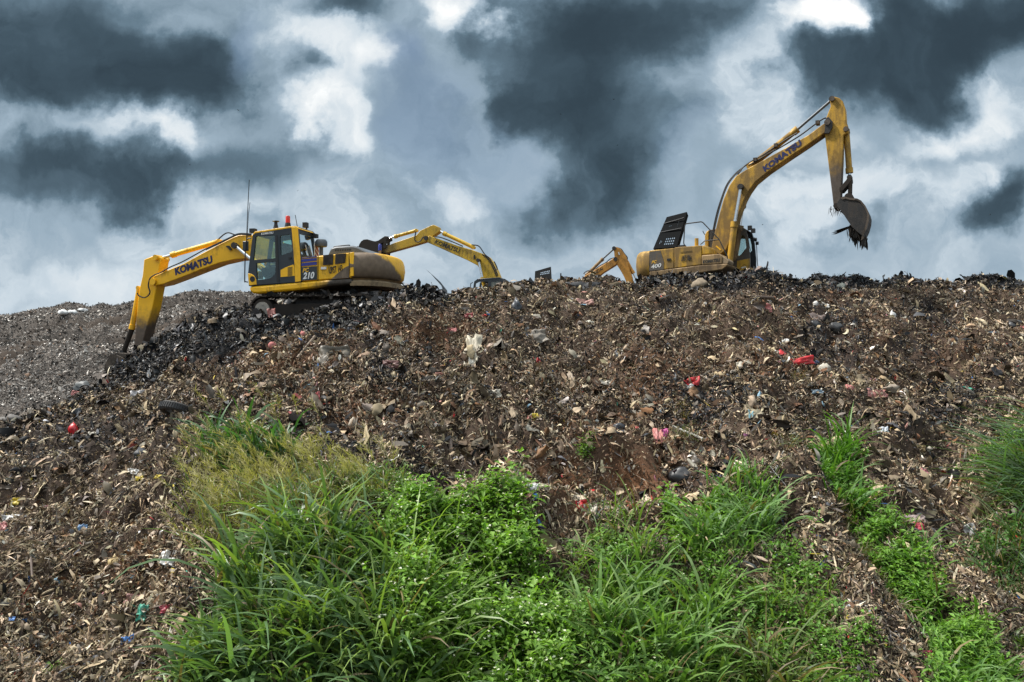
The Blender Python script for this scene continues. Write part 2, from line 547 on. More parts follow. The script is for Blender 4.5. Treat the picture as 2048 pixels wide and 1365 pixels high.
def scrap_colours(px, py, r, X=None, Y=None):
    b, s, p = zones(px, py)
    n = len(px)
    if X is None:
        X, Y = px / 60, py / 60
    q = fbm(X / .55, Y / .55, 3, 101)      # batches tipped together look alike
    q2 = fbm(X / .9 + 7, Y / .9, 2, 111)
    p = np.clip(p + 1.1 * q, 0, 1.2); s = np.clip(s + .22 * np.clip(q2 - .12, 0, 1) * (1 - b), 0, 1)
    w = np.zeros((n, len(PAL)))
    o = (1 - b)
    w[:, 0] = (1.5 - 3.0 * q) * o + 1.3 * b - .8 * p * o
    w[:, 1] = 2.2 * o + .5 * b - .6 * p * o
    w[:, 2] = 2.4 * o + .30 * b
    w[:, 3] = (1.35 + 1.6 * p) * o + .07 * b
    w[:, 4] = (.34 + 1.15 * p) * o + .03 * b
    w[:, 5] = 1.2 * o + .55 * b
    w[:, 6] = (.6 - 2.2 * q) * o * (1 - .4 * p) + 4.6 * b
    w[:, 7] = .28 * o + 1.3 * b
    w[:, 8] = (.06 + .08 * p) * o + .03 * b
    w[:, 9] = .5 * o + 7.0 * s * o
    w[:, 10] = .6 * o
    w = np.clip(w, 0.001, None)
    c = np.cumsum(w, 1)
    k = (c < (r.random(n) * c[:, -1])[:, None]).sum(1).clip(0, len(PAL) - 1)
    colr = PAL[k] * r.uniform(.72, 1.28, (n, 1)) * r.uniform(.94, 1.06, (n, 3))
    br = r.random(n) < np.interp(py, [560, 800, 1300], [.004, .007, .012]) * (1 - .6 * b)
    kb = r.integers(0, len(BRIGHT), n)
    colr = np.where(br[:, None], BRIGHT[kb] * r.uniform(.6, 1.05, (n, 1)), colr * np.array((1.17, 1.15, 1.12)))
    rough = np.where(b > .5, r.uniform(.36, .75, n), r.uniform(.45, .85, n))
    return colr, rough
# ------------------------------------------------------------------ ground and mound
def build_ground():
    xs = np.array([-3000, -400, -120, 0, 120, 400, 3000], float); ys = np.array([-3000, -300, -40, 0, 60, 160, 600, 3000], float)
    gx, gy = np.meshgrid(xs, ys)
    v = np.stack([gx.ravel(), gy.ravel(), np.full(gx.size, 0.0)], 1)
    c = len(xs)
    f = [(r * c + i, r * c + i + 1, (r + 1) * c + i + 1, (r + 1) * c + i) for r in range(len(ys) - 1) for i in range(c - 1)]
    m, t, b = principled('bare_earth')
    tc = t.n('ShaderNodeTexCoord')
    n = t.noise(tc.outputs['Object'], 0.35, 8, 0.6)
    t.l(t.ramp(n.outputs[0], [(0.3, (.05, .038, .028)), (0.7, (.13, .11, .085))]), b.inputs['Base Color'])
    b.inputs['Roughness'].default_value = 0.95
    o = big_mesh('ground', v, np.array(f), m)
    tag(o, kind='structure')


def grid_faces(nr, nc):
    i = np.arange(nr - 1)[:, None] * nc + np.arange(nc - 1)[None, :]
    i = i.ravel()
    return np.stack([i, i + 1, i + nc + 1, i + nc], 1)


def build_mound():
    pxs = np.concatenate([np.linspace(-1100, -80, 110), np.linspace(-70, 2120, 1050), np.linspace(2140, 2900, 90)])
    s = np.concatenate([np.linspace(-.26, 0, 14)[:-1], np.linspace(0, 1, 360) ** 1.0, 1 + np.array([.006, .014, .024, .036, .05, .065, .085, .11, .14, .18, .23, .3, .38, .48, .6, .75, .95, 1.2, 1.5, 1.9, 2.4, 3.0, 3.8, 4.8])])
    P, S = np.meshgrid(pxs, s)
    _, dc = crest(P)
    D = D0 + S * (dc - D0)
    D = np.maximum(D, 4.0)
    X, Y, Z = surf(P, D)
    v = np.stack([X.ravel(), Y.ravel(), Z.ravel()], 1)
    py = 682.5 - (Z - E) / Y * F
    b, so, pa = zones(P.ravel(), py.ravel())
    n = fbm(X.ravel() / .25, Y.ravel() / .25, 3, 81)
    c = np.outer(np.ones(len(v)), (.062, .043, .031)) * (1 + .9 * n)[:, None]
    c = c * (1 - so[:, None]) + so[:, None] * np.array((.15, .072, .036)) * (1 + .6 * n)[:, None]
    c = c * (1 - b[:, None]) + b[:, None] * np.array((.014, .014, .015))
    o = big_mesh('refuse_mound', v, grid_faces(len(s), len(pxs)), M_SOIL, np.clip(c, .005, 1), smooth=True)
    tag(o, kind='structure')


def scraps(P, n_nrm, L, W, colr, rough, r, tilt=0.75, lift=0.02, curl=0.35, droop=None, nj=4, nk=2):
    """one curled, twisted flake of refuse at every point: nj rings of nk vertices"""
    n = len(P)
    nr = n_nrm + r.normal(0, tilt, (n, 3))
    nr /= np.linalg.norm(nr, axis=1, keepdims=True) + 1e-9
    t = r.normal(0, 1, (n, 3))
    if droop is not None:
        t = t + droop
    t -= nr * (t * nr).sum(1, keepdims=True)
    t /= np.linalg.norm(t, axis=1, keepdims=True) + 1e-9
    bt = np.cross(nr, t)
    c = P + n_nrm * (r.random((n, 1)) * lift)
    V = np.empty((n, nj, nk, 3))
    bend = r.normal(0, 1, n) * curl * 4.2
    a = -bend * .5
    tw = r.normal(0, .45, n)
    lens = L / (nj - 1)
    pu = np.zeros(n); pz = np.zeros(n)
    pts = []
    for j in range(nj):
        pts.append((pu.copy(), pz.copy()))
        pu = pu + np.cos(a) * lens; pz = pz + np.sin(a) * lens
        a = a + bend / (nj - 1) * r.uniform(.3, 1.7, n)
    pu0 = pu * .5; pz0 = pz * .5
    prof = np.interp(np.linspace(0, 1, nj), [0, .3, .7, 1], [.5, 1, .95, .4])
    cup = r.normal(0, .28, n)
    for j in range(nj):
        wj = W * prof[j] * r.uniform(.6, 1.15, n)
        th = tw * (j / (nj - 1) - .5) * 2
        for k in range(nk):
            v = (k / (nk - 1) - .5) * wj
            off = 0 if nk == 2 else cup * W * (1 - abs(2 * k / (nk - 1) - 1)) + r.normal(0, .08, n) * W
            du = pts[j][0] - pu0 + r.normal(0, .05, n) * L
            dz = pts[j][1] - pz0 + v * np.sin(th) + off
            V[:, j, k] = c + t * du[:, None] + bt * (v * np.cos(th))[:, None] + nr * dz[:, None]
    cell = np.array([(j * nk + k, j * nk + k + 1, (j + 1) * nk + k + 1, (j + 1) * nk + k) for j in range(nj - 1) for k in range(nk - 1)])
    Fc = ((np.arange(n) * nj * nk)[:, None, None] + cell[None]).reshape(-1, 4)
    C = np.repeat(colr, nj * nk, 0) * r.uniform(.62, 1.25, (n * nj * nk, 1))     # dirt and wear along each piece
    return V.reshape(-1, 3), Fc, C, np.repeat(rough, nj * nk)


VEG = {}   # filled below, used to thin the scraps under the plants


def build_scraps():
    r = np.random.default_rng(5)
    parts = []
    # (count, px range, py range, median length m, spread, aspect)
    def batch(n, y0, y1, med, sig, asp, tilt, curl, lift=.03, x0=-160, x1=2210, nj=4, nk=2, power=1.0, cap=.5):
        px = r.uniform(x0, x1, n)
        yc, dc = crest(px)
        py = yc + (y1 - yc) * r.random(n) ** power if y0 is None else r.uniform(y0, y1, n)
        keep = py > yc - 1
        px, py = px[keep], py[keep]
        d = d_of(px, py)
        X, Y, Z = surf(px, d)
        P = np.stack([X, Y, Z], -1)
        nn = normals(px, d)
        m = len(px)
        L = np.minimum(med * np.exp(r.normal(0, sig, m)) * np.interp(d, [10, 25], [.72, 1.08]), cap)
        W = L * r.uniform(asp[0], asp[1], m)
        c, ro = scrap_colours(px, py, r, X, Y)
        flow = np.stack([1.6 * fbm(X / .7, Y / .7, 2, 121), -.6 + .8 * fbm(X / .7, Y / .7, 2, 131), np.full(m, -.45)], 1)
        parts.append(scraps(P, nn, L, W, c, ro, r, tilt, lift, curl, droop=flow * (.4 + 2.2 * r.random((m, 1)) ** 2), nj=nj, nk=nk))
    batch(160000, None, 830, .095, .45, (.10, .38), 1.0, .34, .05)
    batch(120000, 740, 1420, .12, .45, (.12, .40), .95, .36, .06)
    batch(140000, None, 1420, .052, .5, (.2, .6), 1.0, .4, .06, nj=3)
    batch(60000, None, 1400, .20, .42, (.03, .10), .8, .30, .07)          # strips and fibres
    batch(5000, None, 1400, .18, .38, (.2, .5), .8, .34, .08, nj=5, nk=4)  # bigger crumpled sheets
    batch(1100, 625, 980, .34, .30, (.3, .8), .6, .28, .08, nj=7, nk=5, cap=.6)   # draped cloths and sheeting
    batch(24000, None, 1420, .15, .45, (.15, .6), .9, .32, .06, x0=2200, x1=2850)
    batch(14000, None, 1420, .15, .45, (.15, .6), .9, .32, .06, x0=-700, x1=-150)
    # ragged crest
    n = 16000
    px = r.uniform(-150, 2200, n); _, dc = crest(px)
    d = dc + r.uniform(-.8, .9, n)
    X, Y, Z = surf(px, d)
    c, ro = scrap_colours(px, crest(px)[0] + 4, r)
    L = .13 * np.exp(r.normal(0, .5, n))
    parts.append(scraps(np.stack([X, Y, Z], -1), normals(px, d), L, L * r.uniform(.2, .7, n), c, ro, r, 1.2, .05, .35))
    # the top behind the crest
    n = 22000
    px = r.uniform(400, 2200, n); _, dc = crest(px)
    d = dc + 1 + 30 * r.random(n) ** 1.5
    X, Y, Z = surf(px, d)
    c, ro = scrap_colours(px, crest(px)[0] - 3, r)
    L = .22 * np.exp(r.normal(0, .5, n))
    parts.append(scraps(np.stack([X, Y, Z], -1), normals(px, d), L, L * r.uniform(.3, .8, n), c, ro, r, .7, .05, .35))
    join_parts('refuse_scraps', parts, M_SCRAP, 'shredded brown and black household refuse covering the whole tipped slope', 'refuse')


def join_parts(name, parts, mat, label, cat, kind='stuff', parent=None):
    off = 0; V = []; Fs = []; C = []; R = []
    for p in parts:
        V.append(p[0]); Fs.append(p[1] + off); C.append(p[2]); off += len(p[0])
        R.append(p[3] if len(p) > 3 else np.full(len(p[0]), .6))
    o = big_mesh(name, np.concatenate(V), np.concatenate(Fs), mat, np.concatenate(C), smooth=True, rough=np.concatenate(R), parent=parent)
    if label: tag(o, label, cat, kind=kind)
    return o


# ------------------------------------------------------------------ the older landfill hill far behind on the left
HC = np.array([(-1400, 700), (-600, 690), (-200, 660), (-60, 648), (0, 637), (60, 622), (100, 613), (135, 607), (155, 610), (175, 618), (205, 611), (228, 618), (262, 609), (300, 601), (340, 596), (365, 588), (390, 582), (430, 580), (470, 582), (500, 584), (560, 592), (700, 610), (900, 660)], float)


def hill_z(px, d):
    yc = np.interp(px, HC[:, 0], HC[:, 1])
    dc = 78.0
    zc = (682.5 - yc) / F * dc
    s = (d - 30) / (dc - 30)
    prof = np.interp(s, [-.2, 0, .12, .3, .46, .52, .60, .78, .84, 1, 1.3, 2.2], [0, 0, .10, .34, .54, .57, .60, .80, .83, 1, .95, -.1])
    z = -6.3 + (zc + 6.3) * prof
    X = (px - 1024) / F * d
    wav = d / 7.5 + 1.3 * fbm(X / 14, d / 14, 2, 65)
    q = wav - np.floor(wav)
    ridge = np.where(q < .22, q / .22, 1 - (q - .22) / .78) - .5
    fade = np.interp(s, [.8, .97, 1.1], [1, .45, .35])
    z = z + (1.5 * fbm(X / 9, d / 9, 3, 5) + 1.5 * ridge + .75 * fbm(X / 3, d / 3, 3, 15) + .28 * fbm(X / .9, d / .9, 2, 25)) * np.clip(s + .2, 0, 1) * fade
    return X, E + np.maximum(z, -6.7)


def hill_track(px, d):
    """bare trodden haul roads winding over the hill"""
    s = (d - 30) / 48 + .05 * fbm(px / 160, d / 12, 2, 67)
    return np.clip(np.exp(-((s - .56 - .0004 * (px - 100)) / .055) ** 2) + .9 * np.exp(-((s - .80 - .0003 * (px - 100)) / .035) ** 2), 0, 1)


def build_hill():
    pxs = np.linspace(-1400, 900, 560); ds = np.linspace(26, 140, 260)
    P, D = np.meshgrid(pxs, ds)
    X, Z = hill_z(P, D)
    v = np.stack([X.ravel(), D.ravel(), Z.ravel()], 1)
    n = fbm(X.ravel() / .8, D.ravel() / .8, 3, 81)
    c = np.outer(1 + 1.2 * n, (.075, .064, .055))
    tk = hill_track(P.ravel(), D.ravel())[:, None]
    c = c * (1 - tk) + tk * np.array((.040, .029, .021)) * (1 + .5 * n)[:, None]
    o = big_mesh('landfill_hill', v, grid_faces(len(ds), len(pxs)), M_SOIL, np.clip(c, .01, 1), smooth=True)
    tag(o, kind='structure')
    r = np.random.default_rng(15)
    n = 260000
    px = r.uniform(-320, 660, n); d = 30 + 50 * r.random(n) ** 1.25
    X, Z = hill_z(px, d)
    P3 = np.stack([X, d, Z], -1)
    x1, z1 = hill_z(px + .3 * F / d, d); x2, z2 = hill_z(px, d + .3)
    nn = np.cross(np.stack([x1 - X, 0 * X, z1 - Z], -1), np.stack([x2 - X, 0 * X + .3, z2 - Z], -1)); nn /= np.linalg.norm(nn, axis=1, keepdims=True)
    track = hill_track(px, d)
    keep = r.random(n) > .86 * track
    P3, nn, px, d = P3[keep], nn[keep], px[keep], d[keep]
    m = len(px)
    pal = np.array([(.05, .046, .043), (.14, .128, .118), (.25, .23, .21), (.40, .375, .345), (.60, .58, .55), (.17, .165, .16), (.2, .13, .09)])
    k = r.choice(len(pal), m, p=[.22, .26, .22, .13, .06, .09, .02])
    c = pal[k] * r.uniform(.75, 1.25, (m, 1))
    L = .125 * np.exp(r.normal(0, .45, m)) * np.interp(d, [30, 78], [.75, 1.25])
    band = np.clip(1 + 1.1 * fbm(px / 260 + 3, d / 4.5, 3, 68), .5, 1.5)      # layers tipped at different times
    c = c * band[:, None] * np.array((1.04, 1.0, .95))
    pt = scraps(P3, nn, L, L * r.uniform(.25, .7, m), c, r.uniform(.7, 1.0, m), r, .8, .06, .3, nj=3)
    join_parts('hill_scraps', [pt], M_SCRAP, 'fine grey refuse covering the older hill in the distance', 'refuse')


build_ground()
build_mound()
build_scraps()
build_hill()
# ------------------------------------------------------------------ plants
def sample_poly(poly, n, r):
    xs = [p[0] for p in poly]; ys = [p[1] for p in poly]
    out = []
    while sum(len(a) for a in out) < n:
        px = r.uniform(min(xs), max(xs), n * 2); py = r.uniform(min(ys), max(ys), n * 2)
        k = inpoly(px, py, poly)
        out.append(np.stack([px[k], py[k]], 1))
    return np.concatenate(out)[:n] + r.normal(0, 1, (n, 2)) * (13, 9) * (n > 45)


def blades(base, az, el, L, W, bend, colr, r, K=6, lift=None, tipdark=.0):
    """arching ribbons: base (n,3), azimuth and elevation of the first piece, length, width, total downward bend (rad)"""
    n = len(base)
    V = np.empty((n, K + 1, 2, 3))
    p = base.copy()
    side = np.stack([-np.sin(az), np.cos(az), np.zeros(n)], 1)
    roll = r.uniform(-.9, .9, n)
    e = el.copy()
    tt = np.linspace(0, 1, K + 1)
    prof = np.interp(tt, [0, .15, .5, .8, 1], [.45, .9, 1, .6, .03])
    wob = r.normal(0, .12, n)
    for i in range(K + 1):
        d = np.stack([np.cos(e) * np.cos(az), np.cos(e) * np.sin(az), np.sin(e)], 1)
        up = np.cross(side, d)
        s2 = side * np.cos(roll)[:, None] + up * np.sin(roll)[:, None]
        w = (W * prof[i] * .5)[:, None]
        V[:, i, 0] = p - s2 * w
        V[:, i, 1] = p + s2 * w
        p = p + d * (L / K)[:, None]
        e = e - bend / K * (0.4 + 1.2 * tt[i])
        az = az + wob / K
    idx = (np.arange(n) * (K + 1) * 2)[:, None, None] + (np.arange(K) * 2)[None, :, None] + np.array([0, 1, 3, 2])[None, None, :]
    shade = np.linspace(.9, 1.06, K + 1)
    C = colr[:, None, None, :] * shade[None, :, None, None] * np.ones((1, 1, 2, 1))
    return V.reshape(-1, 3), idx.reshape(-1, 4), C.reshape(-1, 3)


def leaves(base, az, el, L, W, colr, r, fold=.25):
    """pointed leaves folded along the midrib: 6 vertices, 4 faces as quads"""
    n = len(base)
    d = np.stack([np.cos(el) * np.cos(az), np.cos(el) * np.sin(az), np.sin(el)], 1)
    s = np.stack([-np.sin(az), np.cos(az), r.normal(0, .35, n)], 1)
    s /= np.linalg.norm(s, axis=1, keepdims=True)
    u = np.cross(d, s)
    L = L[:, None]; W = W[:, None]
    V = np.empty((n, 6, 3))
    V[:, 0] = base
    V[:, 1] = base + d * L * .4 - s * W * .5 + u * W * fold
    V[:, 2] = base + d * L * .5 - u * L * .02
    V[:, 3] = base + d * L * .4 + s * W * .5 + u * W * fold
    V[:, 4] = base + d * L * .97 - u * L * .16 - s * W * .03
    V[:, 5] = base + d * L * .97 - u * L * .16 + s * W * .03
    i = (np.arange(n) * 6)[:, None]
    Fc = np.concatenate([i + np.array([0, 2, 4, 1]), i + np.array([0, 3, 5, 2])], 0)
    return V.reshape(-1, 3), Fc, np.repeat(colr, 6, 0)


def greens(n, r, base, var=.25, yel=.12):
    c = np.array(base)[None, :] * r.uniform(1 - var, 1 + var, (n, 1))
    y = (r.random((n, 1)) ** 2) * yel * 4
    c = c * (1 - y * .4) + y * .4 * np.array((.20, .19, .045))
    return c


def tussocks(pts, r, per, L, W, green, lean=(0, 0), el=(.9, 1.45), bend=(.8, 2.2), spread=.10, brown=.04, K=6, yel=.1):
    """grass plants: a sheaf of arching blades from each foot"""
    P = ground(pts[:, 0], pts[:, 1])
    n = len(P) * per
    B = np.repeat(P, per, 0) + r.normal(0, spread, (n, 3)) * np.array((1, 1, .15))
    B[:, 2] -= .04
    az = r.uniform(0, 2 * math.pi, n)
    # leaning: rotate azimuths towards the lean direction
    if lean != (0, 0):
        la = math.atan2(lean[1], lean[0]); lw = math.hypot(*lean)
        dx = np.cos(az) + lw * math.cos(la); dy = np.sin(az) + lw * math.sin(la)
        az = np.arctan2(dy, dx)
    cl = fbm(pts[:, 0] / 80, pts[:, 1] / 55, 2, 191)
    hl = np.repeat(r.uniform(.6, 1.2, len(P)) * np.clip(1 + 1.3 * cl, .45, 1.5), per)
    LL = L * hl * r.uniform(.45, 1.2, n)
    c = greens(n, r, green, .3, yel)
    br = r.random(n) < brown
    c[br] = np.array((.20, .15, .075)) * r.uniform(.6, 1.2, (br.sum(), 1))
    return blades(B, az, r.uniform(el[0], el[1], n), LL, W * r.uniform(.6, 1.25, n), r.uniform(bend[0], bend[1], n), c, r, K)


def weeds(pts, r, h, per, L, green, spread=.12, W=.5, yel=.15, lump=1.0):
    """leafy herbs: short stems with whorls of pointed leaves"""
    if len(pts) > 400:      # holes in the cover
        pts = pts[fbm(pts[:, 0] / 38, pts[:, 1] / 26, 2, 291) > -.23]
    P = ground(pts[:, 0], pts[:, 1])
    n = len(P) * per
    cl = fbm(pts[:, 0] / 70, pts[:, 1] / 45, 2, 91)
    hh = h * r.uniform(.45, 1.15, len(P)) * np.clip(1 + 1.9 * cl * lump, .22, 1.8)
    f = r.random(n) ** .7
    leanx = r.normal(0, .22, len(P)); leany = r.normal(-.12, .22, len(P))
    B = np.repeat(P, per, 0)
    H = np.repeat(hh, per) * f
    B = B + np.stack([np.repeat(leanx, per) * H, np.repeat(leany, per) * H, H], 1)
    az = r.uniform(0, 2 * math.pi, n)
    off = r.random(n) * spread
    B = B + np.stack([np.cos(az) * off, np.sin(az) * off, r.normal(0, .02, n)], 1)
    LL = L * r.uniform(.35, 1.45, n)
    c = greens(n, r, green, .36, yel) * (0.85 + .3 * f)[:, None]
    lv = leaves(B, az, r.normal(.25, .45, n), LL, LL * W * r.uniform(.7, 1.2, n), c, r)
    st = blades(P - np.array((0, 0, .05)), np.arctan2(leany, leanx), np.full(len(P), 1.35), hh * 1.02, np.full(len(P), .009), np.full(len(P), .05), np.repeat(np.array([(.07, .11, .025)]), len(P), 0), r, 2)
    return [lv, st], B, f


def panicles(pts, r, h, green, lean=(0, 0)):
    """tall flowering grass stems with airy seed heads"""
    P = ground(pts[:, 0], pts[:, 1])
    n = len(P)
    az = r.uniform(0, 2 * math.pi, n)
    if lean != (0, 0):
        az = math.atan2(lean[1], lean[0]) + r.normal(0, .7, n)
    H = h * r.uniform(.7, 1.2, n)
    el = r.uniform(1.05, 1.4, n); bend = r.uniform(.2, .6, n)
    stalk_c = np.array(green) * r.uniform(.8, 1.2, (n, 1))
    out = [blades(P, az, el, H, np.full(n, .012), bend, stalk_c, r, 6)]
    # replay the spine for branch points on the upper third
    per = 22
    bp = []; ba = []
    K = 24
    p = P.copy(); e = el.copy()
    for i in range(K):
        d = np.stack([np.cos(e) * np.cos(az), np.cos(e) * np.sin(az), np.sin(e)], 1)
        p = p + d * (H / K)[:, None]
        e = e - bend / K * (0.4 + 1.2 * i / K)
        if i >= K - 9:
            for q in range(3):
                bp.append(p.copy()); ba.append(az + r.uniform(-1.6, 1.6, n))
    B = np.concatenate(bp); A = np.concatenate(ba); m = len(B)
    c = np.array((.38, .335, .13)) * r.uniform(.6, 1.25, (m, 1))
    out.append(blades(B, A, r.uniform(.3, 1.2, m), r.uniform(.10, .24, m), np.full(m, .007), r.uniform(.3, 1.2, m), c, r, 3))
    return out


def flowers(B, r, n, size=.022):
    k = r.choice(len(B), min(n, len(B)), replace=False)
    P = B[k] + np.array((0, -.02, .05))
    out = []
    m = len(P)
    for j in range(5):
        a = 2 * math.pi * j / 5 + r.uniform(0, 1, m)
        out.append(leaves(P, a, r.normal(.45, .3, m), np.full(m, size), np.full(m, size * .8), np.repeat(np.array([(.75, .74, .62)]), m, 0), r, .1))
    return out


DARKG = (.105, .185, .072)
MIDG = (.13, .215, .05)
BRIG = (.13, .25, .034)
OLIV = (.21, .215, .07)


def build_plants():
    r = np.random.default_rng(31)

    def add(name, parts, mat, label, cat, kind='stuff'):
        return join_parts(name, parts, mat, label, cat, kind)

    # A: big stand of guinea grass, bottom left of centre
    A = [(480, 1150), (540, 1110), (620, 1085), (740, 1100), (800, 1150), (810, 1240), (830, 1450), (350, 1450), (400, 1340), (450, 1200)]
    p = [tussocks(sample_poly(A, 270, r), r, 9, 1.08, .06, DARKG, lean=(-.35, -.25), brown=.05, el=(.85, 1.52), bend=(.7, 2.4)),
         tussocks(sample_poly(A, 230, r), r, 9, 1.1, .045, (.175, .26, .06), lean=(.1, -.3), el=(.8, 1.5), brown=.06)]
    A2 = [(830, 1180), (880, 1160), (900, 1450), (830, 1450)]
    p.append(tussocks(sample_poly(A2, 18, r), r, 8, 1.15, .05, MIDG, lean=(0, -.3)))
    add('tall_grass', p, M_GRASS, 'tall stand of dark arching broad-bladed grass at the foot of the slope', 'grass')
    # B: yellowing flowering grass above it
    B = [(400, 930), (480, 905), (580, 905), (700, 950), (800, 965), (800, 1030), (640, 1040), (500, 1080), (410, 1120), (385, 1020)]
    p = [tussocks(sample_poly(B, 300, r), r, 10, .55, .014, OLIV, lean=(-.2, -.3), brown=.2),
         tussocks(sample_poly(B, 90, r), r, 7, .6, .024, DARKG, lean=(-.3, -.3))]
    p += panicles(sample_poly(B, 210, r), r, .9, (.15, .16, .06), lean=(-.8, -.3))
    p += panicles(np.array([(470, 1100), (500, 1130), (520, 1150), (455, 1090), (690, 1180), (700, 1190), (880, 1180), (870, 1190), (400, 1130), (390, 1150), (420, 1150)], float), r, 1.0, (.12, .16, .05), lean=(-.8, -.4))
    add('flowering_grass', p, M_GRASS, 'feathery yellow-green grass in seed at the top of the tall grass', 'grass')
    # C: tuft at the head of the green patch
    C = [(420, 885), (500, 880), (580, 875), (590, 900), (540, 930), (430, 940)]
    p = [tussocks(sample_poly(C, 40, r), r, 9, 1.0, .058, (.05, .125, .04), lean=(-.2, -.2))]
    p += panicles(np.array([(545, 850), (600, 840), (440, 850), (480, 860), (560, 870), (650, 850)], float), r, .95, (.14, .17, .05), lean=(-.5, -.2))
    add('grass_clump', p, M_GRASS, 'uppermost dark grass clump at the head of the left green patch', 'grass clump', 'thing')
    # D: flowering leafy weeds, centre bottom
    D = [(830, 1045), (900, 1025), (1000, 1030), (1060, 1090), (1080, 1160), (1120, 1230), (1130, 1450), (800, 1450), (760, 1250), (770, 1100)]
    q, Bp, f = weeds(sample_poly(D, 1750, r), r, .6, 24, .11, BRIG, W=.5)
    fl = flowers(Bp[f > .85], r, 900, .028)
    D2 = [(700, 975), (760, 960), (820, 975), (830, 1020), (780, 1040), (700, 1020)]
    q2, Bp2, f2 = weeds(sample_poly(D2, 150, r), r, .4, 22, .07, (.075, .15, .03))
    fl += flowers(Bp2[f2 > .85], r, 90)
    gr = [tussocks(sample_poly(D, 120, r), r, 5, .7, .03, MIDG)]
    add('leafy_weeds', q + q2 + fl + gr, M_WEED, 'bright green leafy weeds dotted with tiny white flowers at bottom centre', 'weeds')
    # E: mixed grass and herbs right of centre
    Ez = [(1110, 1180), (1190, 1090), (1230, 1060), (1330, 1130), (1480, 1130), (1600, 1120), (1650, 1200), (1670, 1330), (1640, 1450), (1100, 1450)]
    q, Bp, f = weeds(sample_poly(Ez, 1150, r), r, .42, 22, .085, (.10, .21, .034), lump=.7)
    g1 = [tussocks(sample_poly([(1180, 1190), (1290, 1150), (1400, 1190), (1430, 1330), (1400, 1450), (1190, 1450)], 150, r), r, 9, 1.05, .048, (.12, .22, .055), lean=(.1, -.35), bend=(.7, 2.0)),
          tussocks(sample_poly(Ez, 170, r), r, 8, .75, .028, (.15, .22, .055), lean=(0, -.3), brown=.08),
          tussocks(sample_poly([(1500, 1280), (1570, 1270), (1580, 1450), (1480, 1450)], 40, r), r, 9, .95, .038, (.10, .14, .05), lean=(0, -.4), brown=.35),
          tussocks(sample_poly([(1190, 1050), (1230, 1040), (1240, 1090), (1190, 1100)], 14, r), r, 10, .6, .016, (.11, .19, .05))]
    add('mixed_undergrowth', q + g1 + flowers(Bp[f > .9], r, 60), M_WEED, 'mixed grass and low herbs right of the flowering weeds', 'undergrowth')
    # F: grass and vine clump
    Fp = [(1420, 1010), (1470, 960), (1530, 985), (1560, 1050), (1545, 1100), (1400, 1120), (1390, 1060)]
    p = [tussocks(sample_poly(Fp, 70, r), r, 9, .8, .042, (.115, .215, .06), lean=(0, -.3))]
    q, _, _ = weeds(sample_poly([(1330, 1040), (1400, 1000), (1440, 1010), (1440, 1100), (1370, 1120), (1330, 1080)], 170, r), r, .35, 22, .09, (.11, .22, .03), W=.75)
    add('grass_clump', p + q, M_WEED, 'upright grass clump with bright vine leaves beside it, above the undergrowth', 'grass clump', 'thing')
    # G: strip running down a gully to the lower right
    G1 = [(1655, 880), (1690, 870), (1710, 930), (1720, 985), (1680, 1000), (1655, 950)]
    p = [tussocks(sample_poly(G1, 60, r), r, 8, 1.05, .05, (.075, .175, .03), lean=(-.1, -.3))]
    q0, _, _ = weeds(sample_poly(G1, 120, r), r, .45, 18, .12, (.10, .22, .035), W=.3, lump=.3)
    G2 = [(1700, 985), (1745, 985), (1785, 1040), (1845, 1110), (1885, 1190), (1960, 1250), (2015, 1340), (2050, 1450), (1860, 1450), (1880, 1360), (1865, 1250), (1800, 1150), (1740, 1080)]
    q1, _, _ = weeds(sample_poly(G2, 1150, r), r, .36, 22, .095, (.115, .235, .032), W=.4, lump=.4)
    p2 = [tussocks(sample_poly(G2, 210, r), r, 7, .7, .034, (.085, .185, .035), lean=(-.1, -.3)),
          tussocks(sample_poly([(1660, 1000), (1700, 1000), (1760, 1130), (1800, 1180), (1770, 1180), (1700, 1080)], 40, r), r, 9, .5, .012, (.14, .15, .06), lean=(.3, -.5), brown=.4)]
    add('gully_grass', p + q0 + q1 + p2, M_WEED, 'narrow green strip of grass and weeds running down the gully to the lower right', 'grass')
    # H: heavy grass at the right edge, combed to the lower left
    Hp = [(2055, 930), (2140, 850), (2260, 830), (2280, 1000), (2090, 1010), (2045, 985)]
    hp = sample_poly(Hp, 210, r)
    p = [tussocks(hp, r, 16, 1.35, .036, (.07, .13, .055), lean=(-1.1, -.35), el=(.35, 1.0), bend=(.7, 1.5), brown=.06, K=7)]
    p.append(tussocks(sample_poly([(1960, 960), (2010, 930), (2040, 1000), (1960, 1030)], 26, r), r, 10, .8, .014, (.15, .17, .08), lean=(.5, .2), el=(.5, 1.0), bend=(.1, .7), brown=.3))
    p.append(tussocks(sample_poly([(1970, 1060), (2080, 1040), (2120, 1160), (2000, 1130)], 40, r), r, 9, .8, .02, (.06, .12, .045), lean=(-.5, -.3), brown=.15))
    q, _, _ = weeds(sample_poly([(1930, 885), (2000, 875), (2030, 920), (1950, 935)], 120, r), r, .25, 18, .07, (.085, .19, .02))
    q2, _, _ = weeds(sample_poly([(1960, 1000), (2060, 980), (2080, 1100), (1970, 1090)], 110, r), r, .3, 16, .10, (.06, .15, .03), W=.4)
    add('grass_clump', p + q + q2, M_WEED, 'heavy dark grass clump bent over at the right edge of the slope', 'grass clump', 'thing')
